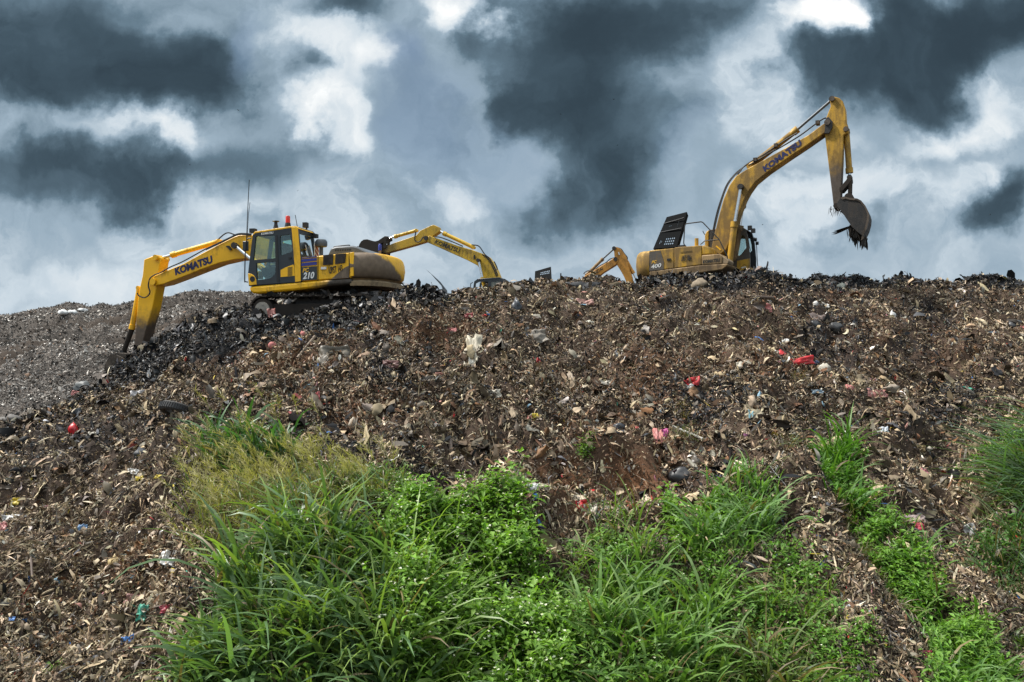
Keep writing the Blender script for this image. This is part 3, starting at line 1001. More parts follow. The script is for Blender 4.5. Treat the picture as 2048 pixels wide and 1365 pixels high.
    # small lone tufts
    lone = [
        ([(1359, 858), (1386, 858), (1386, 876), (1359, 873)], 10, .4, .012, (.10, .13, .05), .3, 'wiry greying grass tuft beside a long white pole'),
        ([(1559, 911), (1594, 906), (1594, 934), (1564, 939)], 16, .45, .013, (.09, .13, .045), .3, 'thin olive grass tuft between the two tall green clumps'),
        ([(1724, 1128), (1764, 1122), (1769, 1162), (1734, 1168)], 24, .5, .012, (.13, .125, .06), .5, 'withered hanging grass tuft left of the green gully strip'),
        ([(1752, 1205), (1788, 1200), (1798, 1235), (1762, 1240)], 18, .5, .012, (.14, .13, .06), .5, 'dry straw-coloured grass tuft below the withered one'),
        ([(1574, 752), (1619, 749), (1619, 767), (1579, 767)], 20, .45, .010, (.24, .19, .09), .9, 'flattened dead straw tuft under the red plastic bag'),
        ([(1895, 1091), (1920, 1089), (1925, 1104), (1900, 1106)], 14, .3, .014, (.10, .14, .04), .2, 'low olive tuft on bare refuse right of the gully strip'),
        ([(2016, 1235), (2046, 1230), (2046, 1270), (2021, 1265)], 20, .3, .018, (.08, .14, .03), .1, 'shady tuft at the right edge near the bottom corner'),
        ([(1350, 804), (1370, 799), (1370, 814), (1350, 814)], 8, .35, .010, (.20, .15, .08), .7, 'brown fibrous tuft in the dark refuse at mid slope'),
    ]
    for poly, n, L, W, g, br, lab in lone:
        add('grass_tuft', [tussocks(sample_poly(poly, n, r), r, 12, L, W, g, lean=(-.1, -.6), el=(.4, 1.3), bend=(.9, 2.2), brown=br)], M_GRASS, lab, 'grass tuft', 'thing')
    q, _, _ = weeds(sample_poly([(1161, 905), (1176, 898), (1183, 905), (1166, 912)], 22, r), r, .25, 18, .07, (.09, .17, .03))
    add('weed', q, M_WEED, 'small lone green weed on the brown soil patch', 'plant', 'thing')
    q, _, _ = weeds(sample_poly([(1021, 1022), (1041, 1020), (1044, 1038), (1024, 1040)], 20, r), r, .45, 18, .08, (.09, .17, .04), W=.3)
    add('weed', q, M_WEED, 'slender weed standing just above the flowering weeds', 'plant', 'thing')
    q, _, _ = weeds(sample_poly([(112, 1361), (125, 1359), (130, 1374), (112, 1376)], 14, r), r, .2, 18, .06, (.09, .17, .03))
    add('weed', q, M_WEED, 'small weed among the refuse at the lower left corner', 'plant', 'thing')
    q, _, _ = weeds(sample_poly([(1640, 1345), (1740, 1340), (1740, 1450), (1640, 1450)], 120, r), r, .25, 20, .07, (.10, .22, .03))
    add('weed_patch', q, M_WEED, 'low bright weed patch at the bottom edge left of the gully strip', 'weeds', 'thing')


build_plants()
# ------------------------------------------------------------------ mesh builder for the machines
class MB:
    def __init__(s):
        s.v = []; s.f = []; s.sm = []

    def add(s, verts, faces, smooth=False):
        o = len(s.v)
        s.v += [tuple(p) for p in verts]
        s.f += [tuple(i + o for i in f) for f in faces]
        s.sm += [smooth] * len(faces)
        return s

    def solid(s, poly, O, U, V, N, d, holes=()):
        """polygon (2-D) in the frame O,U,V swept along N by d, with optional holes"""
        O, U, V, N = Vector(O), Vector(U), Vector(V), Vector(N)
        loops = [list(poly)] + [list(h) for h in holes]
        a = [[O + U * p[0] + V * p[1] for p in lp] for lp in loops]
        b = [[q + N * d for q in lp] for lp in a]
        if holes:
            flat = [Vector((p[0], p[1], 0)) for lp in loops for p in lp]
            tri = tessellate_polygon([[Vector((p[0], p[1], 0)) for p in lp] for lp in loops])
            va = [q for lp in a for q in lp]; vb = [q for lp in b for q in lp]
            n = len(va)
            s.add(va + vb, [t for t in tri] + [tuple(i + n for i in reversed(t)) for t in tri])
        else:
            n = len(poly)
            s.add(a[0] + b[0], [tuple(range(n)), tuple(reversed(range(n, 2 * n)))])
        for la, lb in zip(a, b):
            n = len(la)
            s.add(la + lb, [(i, (i + 1) % n, n + (i + 1) % n, n + i) for i in range(n)])
        return s

    def xz(s, poly, y0, y1, holes=()):
        return s.solid(poly, (0, y0, 0), (1, 0, 0), (0, 0, 1), (0, 1, 0), y1 - y0, holes)

    def xy(s, poly, z0, z1, holes=()):
        return s.solid(poly, (0, 0, z0), (1, 0, 0), (0, 1, 0), (0, 0, 1), z1 - z0, holes)

    def yz(s, poly, x0, x1, holes=()):
        return s.solid(poly, (x0, 0, 0), (0, 1, 0), (0, 0, 1), (1, 0, 0), x1 - x0, holes)

    def box(s, x0, x1, y0, y1, z0, z1):
        return s.xy([(x0, y0), (x1, y0), (x1, y1), (x0, y1)], z0, z1)

    def tube(s, p0, p1, r0, r1=None, n=12, cap=True):
        p0, p1 = Vector(p0), Vector(p1)
        r1 = r0 if r1 is None else r1
        d = (p1 - p0).normalized()
        a = d.orthogonal().normalized(); b = d.cross(a)
        ring = [a * math.cos(2 * math.pi * i / n) + b * math.sin(2 * math.pi * i / n) for i in range(n)]
        s.add([p0 + q * r0 for q in ring] + [p1 + q * r1 for q in ring], [(i, (i + 1) % n, n + (i + 1) % n, n + i) for i in range(n)], True)
        if cap:
            s.add([p0 + q * r0 for q in ring], [tuple(reversed(range(n)))])
            s.add([p1 + q * r1 for q in ring], [tuple(range(n))])
        return s

    def pipe(s, pts, r, n=6):
        pts = [Vector(p) for p in pts]
        rings = []
        prev = None
        for i, p in enumerate(pts):
            d = (pts[min(i + 1, len(pts) - 1)] - pts[max(i - 1, 0)]).normalized()
            a = d.orthogonal().normalized() if prev is None else (prev - d * prev.dot(d)).normalized()
            prev = a
            b = d.cross(a)
            rings += [p + (a * math.cos(2 * math.pi * k / n) + b * math.sin(2 * math.pi * k / n)) * r for k in range(n)]
        f = [(i * n + k, i * n + (k + 1) % n, (i + 1) * n + (k + 1) % n, (i + 1) * n + k) for i in range(len(pts) - 1) for k in range(n)]
        return s.add(rings, f, True)

    def lathe(s, base, prof, n=16, axis=(0, 0, 1)):
        base = Vector(base); ax = Vector(axis).normalized()
        a = ax.orthogonal().normalized(); b = ax.cross(a)
        v = []
        for r, h in prof:
            v += [base + ax * h + (a * math.cos(2 * math.pi * i / n) + b * math.sin(2 * math.pi * i / n)) * r for i in range(n)]
        f = [(j * n + i, j * n + (i + 1) % n, (j + 1) * n + (i + 1) % n, (j + 1) * n + i) for j in range(len(prof) - 1) for i in range(n)]
        return s.add(v, f, True)

    def build(s, name, mat, parent=None, bevel=0.0, angle=35):
        me = bpy.data.meshes.new(name)
        me.from_pydata(s.v, [], s.f)
        bm = bmesh.new(); bm.from_mesh(me)
        bmesh.ops.remove_doubles(bm, verts=bm.verts, dist=1e-5)
        bmesh.ops.recalc_face_normals(bm, faces=bm.faces)
        bm.to_mesh(me); bm.free()
        me.polygons.foreach_set('use_smooth', [True] * len(me.polygons))
        me.set_sharp_from_angle(angle=math.radians(angle))
        me.materials.append(mat)
        o = bpy.data.objects.new(name, me)
        col.objects.link(o)
        if parent: o.parent = parent
        if bevel:
            md = o.modifiers.new('bevel', 'BEVEL')
            md.width = bevel; md.segments = 2; md.limit_method = 'ANGLE'; md.angle_limit = math.radians(35)
            md.harden_normals = False
        return o


def curve_pts(pts, n=8):
    """Catmull-Rom through points"""
    P = [Vector(p) for p in pts]
    P = [P[0] * 2 - P[1]] + P + [P[-1] * 2 - P[-2]]
    out = []
    for i in range(1, len(P) - 2):
        for k in range(n):
            t = k / n
            out.append(0.5 * ((2 * P[i]) + (P[i + 1] - P[i - 1]) * t + (2 * P[i - 1] - 5 * P[i] + 4 * P[i + 1] - P[i + 2]) * t * t + (-P[i - 1] + 3 * P[i] - 3 * P[i + 1] + P[i + 2]) * t ** 3))
    out.append(P[-2])
    return out


class Machine:
    """a machine's upright frame: x forward, y to its left, z up; P() reads where a sight line meets a plane of it"""
    def __init__(s, ox, oy, oz, fx, fy):
        s.O = Vector((ox, oy, oz)); s.f = Vector((fx, fy, 0)).normalized(); s.l = Vector((-s.f.y, s.f.x, 0))
        s.rz = math.atan2(s.f.y, s.f.x)

    def P(s, px, py, yoff):
        C = Vector((0, 0, E)); r = Vector(((px - 1024) / F, 1, (682.5 - py) / F))
        t = ((s.O - C).dot(s.l) + yoff) / r.dot(s.l)
        p = C + r * t - s.O
        return (p.dot(s.f), p.z)

    def P3(s, px, py, yoff):
        a = s.P(px, py, yoff)
        return Vector((a[0], yoff, a[1]))

    def zoom(s, ox, oy, k, yoff):
        return lambda pts: [s.P(ox + x / k, oy + y / k, yoff) for x, y in pts]

    def zoom3(s, ox, oy, k, yoff):
        return lambda pts: [s.P3(ox + x / k, oy + y / k, yoff) for x, y in pts]


# ------------------------------------------------------------------ machine materials
def paint(name, base, grime=(.06, .045, .03), amt=.35, scale=1.6, rough=.42, mud=None, mudcol=(.05, .04, .032), metal=0.0, chips=.0, chipcol=(.05, .035, .025)):
    """painted steel with streaky dirt, chips and, with mud=(ax,ay,az,start,end), caked mud towards one end"""
    m, t, b = principled(name)
    tc = t.n('ShaderNodeTexCoord')
    oc = tc.outputs['Object']
    n1 = t.noise(oc, scale, 7, .62)
    sc = t.vmath('MULTIPLY', oc, (2.2, 2.2, .5)).outputs[0]
    n2 = t.noise(sc, scale * 2.3, 6, .6)
    g = t.math('ADD', t.math('MULTIPLY', n1.outputs[0], .6), t.math('MULTIPLY', n2.outputs[0], .4))
    g = t.maprange(g, .57 - amt * .26, .71 - amt * .26, 0, 1)
    c = t.mix(t.math('MULTIPLY', g, min(.85, amt + .3)), tuple(base), tuple(grime))
    n0 = t.noise(oc, scale * .7, 3, .5)
    c = t.mix(t.maprange(n0.outputs[0], .3, .7, 0, .22), c, tuple(x * .62 for x in base))
    if chips:
        n3 = t.noise(oc, 11, 5, .65)
        c = t.mix(t.maprange(n3.outputs[0], .72 - chips * .2, .75 - chips * .2, 0, 1), c, tuple(chipcol))
    r = t.math('MULTIPLY_ADD', g, .35, rough)
    if mud:
        dp = t.vmath('DOT_PRODUCT', oc, mud[:3]).outputs['Value']
        n4 = t.noise(oc, 2.4, 8, .65)
        w = t.math('MULTIPLY_ADD', t.math('SUBTRACT', n4.outputs[0], .5), 1.1 * abs(mud[4] - mud[3]) + .35, dp)
        k = t.maprange(w, mud[3], mud[4], 0, 1)
        n5 = t.noise(oc, 7, 6, .6)
        mc = t.mix(n5.outputs[0], tuple(x * .45 for x in mudcol), tuple(x * 1.6 for x in mudcol))
        c = t.mix(k, c, mc)
        r = t.math('MULTIPLY_ADD', k, .3, r, clamp=True)
    t.l(c, b.inputs['Base Color'])
    t.l(r, b.inputs['Roughness'])
    b.inputs['Metallic'].default_value = metal
    bp = t.n('ShaderNodeBump', i_Strength=.25, i_Distance=.01)
    nb = t.noise(oc, 25, 4, .6)
    t.l(nb.outputs[0], bp.inputs['Height'])
    t.l(bp.outputs[0], b.inputs['Normal'])
    return m


def plain(name, c, rough=.5, metal=0.0, spec=.5):
    m, t, b = principled(name)
    tc = t.n('ShaderNodeTexCoord')
    n = t.noise(tc.outputs['Object'], 6, 5, .6)
    t.l(t.mix(n.outputs[0], tuple(x * .7 for x in c), tuple(min(1, x * 1.3) for x in c)), b.inputs['Base Color'])
    b.inputs['Roughness'].default_value = rough
    b.inputs['Metallic'].default_value = metal
    b.inputs['Specular IOR Level'].default_value = spec
    return m


def glass_mat(name, tint, refl=.10):
    m = bpy.data.materials.new(name)
    m.use_nodes = True
    t = NT(m.node_tree)
    tr = t.n('ShaderNodeBsdfTransparent')
    tr.inputs[0].default_value = tuple(tint) + (1,)
    gl = t.n('ShaderNodeBsdfGlossy')
    gl.inputs['Roughness'].default_value = .06
    gl.inputs[0].default_value = (.9, .95, .95, 1)
    fr = t.n('ShaderNodeFresnel', i_IOR=1.45)
    ms = t.n('ShaderNodeMixShader')
    t.l(t.math('ADD', fr.outputs[0], refl * .5, clamp=True), ms.inputs[0])
    t.l(tr.outputs[0], ms.inputs[1]); t.l(gl.outputs[0], ms.inputs[2])
    o = t.n('ShaderNodeOutputMaterial')
    t.l(ms.outputs[0], o.inputs[0])
    return m


YEL = (.90, .48, .007)
YOLD = (.50, .275, .017)
ORG = (.55, .25, .035)
M = {
    'yellow': paint('yellow_paint', YEL, amt=.24, scale=1.3, chips=.05),
    'yellow_boom': paint('yellow_boom_paint', YEL, amt=.24, scale=1.1, chips=.12),
    'yellow_skirt': paint('yellow_skirt_paint', YEL, (.04, .03, .022), amt=.30, scale=2.0, mud=(-.55, 0, -1.0, -.90, -.45), mudcol=(.045, .036, .028)),
    'dirty': paint('brown_grime_on_weight', (.19, .135, .085), (.10, .075, .055), amt=.5, scale=1.5, rough=.5),
    'old': paint('old_yellow_paint', YOLD, (.13, .085, .04), amt=.62, scale=.95, rough=.5, chips=.2, chipcol=(.07, .045, .025)),
    'old_dark': paint('rusty_old_paint', (.24, .15, .06), (.07, .05, .035), amt=.5, scale=1.6, rough=.6),
    'orange': paint('faded_orange_paint', ORG, (.10, .06, .03), amt=.35, scale=1.6, rough=.5, chips=.12),
    'mid': paint('worn_yellow_paint', (.60, .37, .02), (.10, .07, .03), amt=.4, scale=1.2, chips=.15),
    'dark': plain('charcoal_panel', (.022, .028, .033), .4),
    'black': plain('black_rubber', (.010, .010, .011), .55),
    'steel': plain('dark_steel', (.035, .032, .03), .5, .3),
    'chrome': plain('chrome_rod', (.75, .77, .80), .18, .9),
    'grey': plain('grey_hood_plastic', (.075, .085, .095), .5),
    'mud': plain('caked_mud', (.035, .028, .023), .85, 0, .2),
    'dull_rod': plain('dull_rod', (.07, .08, .09), .45, .3),
    'hub': plain('dusty_hub', (.27, .245, .21), .7),
    'hood': plain('black_hood_plastic', (.004, .0045, .005), .8, 0, .08),
    'red': plain('red_beacon_lens', (.55, .03, .015), .3),
    'blue': plain('blue_stripe', (.02, .03, .22), .45),
    'letter_blue': plain('navy_lettering', (.012, .016, .085), .5),
    'letter_dark': plain('dark_lettering', (.02, .018, .016), .6),
    'letter_white': plain('white_lettering', (.72, .72, .70), .5),
    'letter_yellow': plain('yellow_lettering', (.72, .40, .03), .5),
    'white': plain('white_label', (.65, .64, .6), .5),
    'redstripe': plain('dull_red_stripe', (.32, .06, .04), .5),
    'tan': paint('tan_dust_skirt', (.30, .21, .115), (.12, .09, .06), amt=.4, scale=2, rough=.6),
    'glass': glass_mat('cab_glass', (.72, .88, .84)),
    'glass2': glass_mat('pale_cab_glass', (.85, .93, .93), .16),
    'seat': plain('black_seat', (.012, .013, .015), .8),
    'brown_steel': paint('brown_worn_steel', (.10, .075, .055), (.03, .025, .02), amt=.5, scale=2.5, rough=.55, metal=.25),
}


def text_on(string, p0, p1, h, nrm, mat, parent, name='lettering', bold=.03, slant=.0, thick=.006, spacing=1.0):
    """raised lettering from p0 to p1 (baseline ends, local 3-D), letter height h (m), facing nrm"""
    cu = bpy.data.curves.new(name, 'FONT')
    cu.body = string
    cu.size = 1.0
    cu.offset = bold
    cu.shear = slant
    cu.space_character = spacing
    cu.resolution_u = 3
    cu.extrude = 0.5
    ob = bpy.data.objects.new(name, cu)
    col.objects.link(ob)
    bpy.context.view_layer.update()
    me = bpy.data.meshes.new_from_object(ob.evaluated_get(bpy.context.evaluated_depsgraph_get()))
    bpy.data.objects.remove(ob)
    n = len(me.vertices)
    co = np.empty(n * 3, np.float32); me.vertices.foreach_get('co', co); co = co.reshape(-1, 3)
    p0, p1, nr = Vector(p0), Vector(p1), Vector(nrm).normalized()
    U = (p1 - p0); W = U.length; U.normalize()
    V = Vector((0, 0, 1)); V = (V - U * V.dot(U)); V = (V - nr * V.dot(nr)).normalized()
    x0, x1 = co[:, 0].min(), co[:, 0].max(); y0, y1 = co[:, 1].min(), co[:, 1].max()
    u = (co[:, 0] - x0) / (x1 - x0) * W; v = (co[:, 1] - y0) / (y1 - y0) * h; w = (co[:, 2] + .5) * thick
    q = np.array(p0)[None] + u[:, None] * np.array(U) + v[:, None] * np.array(V) + w[:, None] * np.array(nr)
    me.vertices.foreach_set('co', q.astype(np.float32).ravel())
    me.name = name
    me.materials.clear(); me.materials.append(mat)
    me.update()
    o = bpy.data.objects.new(name, me)
    col.objects.link(o)
    o.parent = parent
    return o


def track(m, parent, x0, x1, y0, y1, r, z0=0.0, pads=46):
    """crawler: a belt of grouser pads round an idler and a sprocket"""
    L = x1 - x0 - 2 * r
    per = 2 * L + 2 * math.pi * r
    mb = MB()
    for k in range(pads):
        q = per * k / pads
        if q < L: c, d = Vector((x0 + r + q, 0, z0 + 2 * r)), Vector((1, 0, 0))
        elif q < L + math.pi * r:
            a = (q - L) / r; c, d = Vector((x1 - r + r * math.sin(a), 0, z0 + r + r * math.cos(a))), Vector((math.cos(a), 0, -math.sin(a)))
        elif q < 2 * L + math.pi * r: c, d = Vector((x1 - r - (q - L - math.pi * r), 0, z0)), Vector((-1, 0, 0))
        else:
            a = (q - 2 * L - math.pi * r) / r; c, d = Vector((x0 + r - r * math.sin(a), 0, z0 + r - r * math.cos(a))), Vector((-math.cos(a), 0, math.sin(a)))
        nn = Vector((-d.z, 0, d.x))
        w = per / pads * .46
        mb.solid([(-w, -.03), (w, -.03), (w, .02), (w * .6, .02), (w * .5, .055), (w * .3, .055), (w * .2, .02), (-w, .02)], c + Vector((0, y0, 0)), d, nn, (0, 1, 0), y1 - y0)
    t = mb.build('track', M['mud'], parent)
    fr = MB()
    fr.xz([(x0 + r * .7, z0 + .22), (x1 - r * .7, z0 + .22), (x1 - r * .9, z0 + 2 * r - .24), (x0 + r * .9, z0 + 2 * r - .24)], y0 + .12, y1 - .1)
    fr.build('track_frame', M['mud'], t, .02)
    for x in (x0 + r, x1 - r):
        w = MB()
        ys = y1 if abs(y1) > abs(y0) else y0
        s = 1 if ys > 0 else -1
        w.tube((x, ys - s * .45, z0 + r), (x, ys - s * .03, z0 + r), r * .82, n=24)
        hb = MB(); hb.tube((x, ys - s * .04, z0 + r), (x, ys + s * .012, z0 + r), r * .58, n=24)
        for a in range(5):
            aa = a * math.pi * .4 + .4
            hb.tube((x + r * .38 * math.cos(aa), ys, z0 + r + r * .38 * math.sin(aa)), (x + r * .38 * math.cos(aa), ys + s * .03, z0 + r + r * .38 * math.sin(aa)), .03, n=6)
        wh = w.build('idler_wheel' if x > 0 else 'sprocket', M['mud'], t)
        hb.build('hub', M['hub'], t)
    return t


def undercarriage(m, parent, x0, x1, r, z0=0.0):
    for s in (1, -1):
        a, b = (.82, 1.42) if s > 0 else (-1.42, -.82)
        track(m, parent, x0, x1, a, b, r, z0)
    c = MB()
    c.box((x0 + x1) / 2 - .8, (x0 + x1) / 2 + .8, -.85, .85, z0 + .35, z0 + .85)
    c.tube((0, 0, z0 + .7), (0, 0, z0 + 1.1), .62, n=24)
    c.build('carbody', M['steel'], parent, .03)


def cylinder_unit(parent, name, a, b, c, rb, rr, mat, collar=True, rod='chrome'):
    """hydraulic cylinder: barrel a-b, rod b-c"""
    a, b, c = Vector(a), Vector(b), Vector(c)
    d = (b - a).normalized()
    mb = MB()
    mb.tube(a, b, rb, n=14)
    if collar:
        mb.tube(b - d * rb * 1.6, b + d * .02, rb * 1.22, n=14)
        mb.tube(a - d * .02, a + d * rb * .9, rb * 1.12, n=14)
    s = Vector((0, 1, 0))
    mb.tube(a - s * rb * 1.1 - d * rb * .3, a + s * rb * 1.1 - d * rb * .3, rb * .8, n=12)
    o = mb.build(name, mat, parent)
    r = MB()
    r.tube(b, c, rr, n=12)
    r.build('rod', M[rod], o)
    e = MB()
    e.tube(c - s * rb * 1.2, c + s * rb * 1.2, rb * .85, n=12)
    e.build('rod_eye', M['steel'], o)
    return o


def pin(parent, p, y0, y1, r, mat=None):
    mb = MB()
    mb.tube((p[0], y0, p[1]), (p[0], y1, p[1]), r, n=16)
    return mb.build('pivot_pin', mat or M['steel'], parent)


def counterweight(parent, xs, zb, zt, hw, depth, mat, name='counterweight', power=2.6, top_in=.14, nseg=36, flare=.02):
    """rounded rear weight lofted round its plan curve"""
    mb = MB()
    plan = []
    for i in range(nseg + 1):
        a = math.pi * i / nseg
        cx, sy = math.sin(a), math.cos(a)
        plan.append((abs(cx) ** (2 / power) * depth, math.copysign(abs(sy) ** (2 / power), sy) * hw))
    prof = [(.10, zb), (.02, zb + .06), (-flare, zb + (zt - zb) * .45), (0, zt - .22), (.035, zt - .10), (.09, zt - .03), (top_in, zt)]
    v = []
    for ins, z in prof:
        k = 1 - ins / hw
        kd = 1 - ins / depth
        v += [(xs - px_ * kd, py_ * k, z) for px_, py_ in plan]
    n = nseg + 1
    f = [(j * n + i, j * n + i + 1, (j + 1) * n + i + 1, (j + 1) * n + i) for j in range(len(prof) - 1) for i in range(n - 1)]
    mb.add(v, f, True)
    mb.add([v[i] for i in range(n)], [tuple(range(n))])
    top = [v[(len(prof) - 1) * n + i] for i in range(n)]
    mb.add(top, [tuple(reversed(range(n)))])
    # front face
    lft = [v[j * n] for j in range(len(prof))]; rgt = [v[j * n + n - 1] for j in range(len(prof))]
    mb.add(lft + rgt[::-1], [tuple(range(2 * len(prof)))])
    return mb.build(name, mat, parent, angle=50)


def grille(parent, m, quad, y, s, n, name='grille', vertical=False):
    """dark louvred opening on a side: quad = 4 (x,z), y the face, s its outward sign"""
    q = [Vector((p[0], 0, p[1])) for p in quad]
    mb = MB()
    mb.xz(quad, y - s * .01, y + s * .006)
    o = mb.build(name, M['black'], parent)
    sl = MB()
    for i in range(n):
        t0 = (i + .25) / n; t1 = (i + .62) / n
        a = q[0].lerp(q[3], t0); b = q[1].lerp(q[2], t0); c = q[1].lerp(q[2], t1); d = q[0].lerp(q[3], t1)
        sl.xz([(p.x, p.z) for p in (a, b, c, d)], y + s * .008, y + s * .022)
    sl.build('louvres', M['brown_steel'], o)
    return o


def bucket(parent, poly, back_from, back_to, y0, y1, teeth_at=None, mat=None):
    """digging bucket: two side plates, a curved back shell along poly[back_from..back_to], teeth"""
    mat = mat or M['mud']
    mb = MB()
    mb.xz(poly, y0, y0 + .035)
    mb.xz(poly, y1 - .035, y1)
    n = len(poly)
    idx = [i % n for i in range(back_from, back_to + 1)]
    cx = sum(p[0] for p in poly) / n; cz = sum(p[1] for p in poly) / n
    outer = [poly[i] for i in idx]
    inner = [(p[0] + (cx - p[0]) * .06, p[1] + (cz - p[1]) * .06) for p in outer]
    for i in range(len(outer) - 1):
        mb.xz([outer[i], outer[i + 1], inner[i + 1], inner[i]], y0 + .034, y1 - .034)
    o = mb.build('bucket', mat, parent)
    if teeth_at:
        a, b = Vector((teeth_at[0][0], 0, teeth_at[0][1])), Vector((teeth_at[1][0], 0, teeth_at[1][1]))
        d = (b - a); nr = Vector((-d.z, 0, d.x)).normalized() * .045
        for k in range(5):
            y = y0 + .06 + (y1 - y0 - .12) * k / 4
            t = MB()
            t.add([a + nr + Vector((0, y - .05, 0)), a + nr + Vector((0, y + .05, 0)), a - nr + Vector((0, y + .05, 0)), a - nr + Vector((0, y - .05, 0)),
                   b + nr * .2 + Vector((0, y - .035, 0)), b + nr * .2 + Vector((0, y + .035, 0)), b - nr * .2 + Vector((0, y + .035, 0)), b - nr * .2 + Vector((0, y - .035, 0))],
                  [(0, 1, 2, 3), (7, 6, 5, 4), (0, 4, 5, 1), (1, 5, 6, 2), (2, 6, 7, 3), (3, 7, 4, 0)])
            t.build('tooth', M['brown_steel'], o)
    return o


def hoses(parent, paths, r=.022):
    for p in paths:
        mb = MB()
        mb.pipe(curve_pts(p, 6), r)
        mb.build('hose', M['black'], parent)


def slab_with_slots(parent, name, A, B, C, D, thick, slots, mat, inward=1):
    """tilted plate ABCD (3-D corners) with through slots given in unit coordinates"""
    A, B, C, D = map(Vector, (A, B, C, D))
    U = (B - A).normalized(); N = U.cross(D - A).normalized(); V = N.cross(U)
    poly = [((p - A).dot(U), (p - A).dot(V)) for p in (A, B, C, D)]

    def uv(s, t):
        p = A.lerp(B, s).lerp(D.lerp(C, s), t)
        return ((p - A).dot(U), (p - A).dot(V))
    holes = [[uv(a, c), uv(b, c), uv(b, d), uv(a, d)] for a, b, c, d in slots]
    mb = MB()
    mb.solid(poly, A, U, V, N * inward, .03, holes)
    # rim
    for i in range(4):
        p, q = poly[i], poly[(i + 1) % 4]
        e = Vector((q[0] - p[0], q[1] - p[1])); e.normalize(); nn = Vector((-e.y, e.x)) * .03
        mb.solid([p, q, (q[0] + nn.x, q[1] + nn.y), (p[0] + nn.x, p[1] + nn.y)], A + N * inward * .028, U, V, N * inward, thick)
    return mb.build(name, mat, parent, .012)
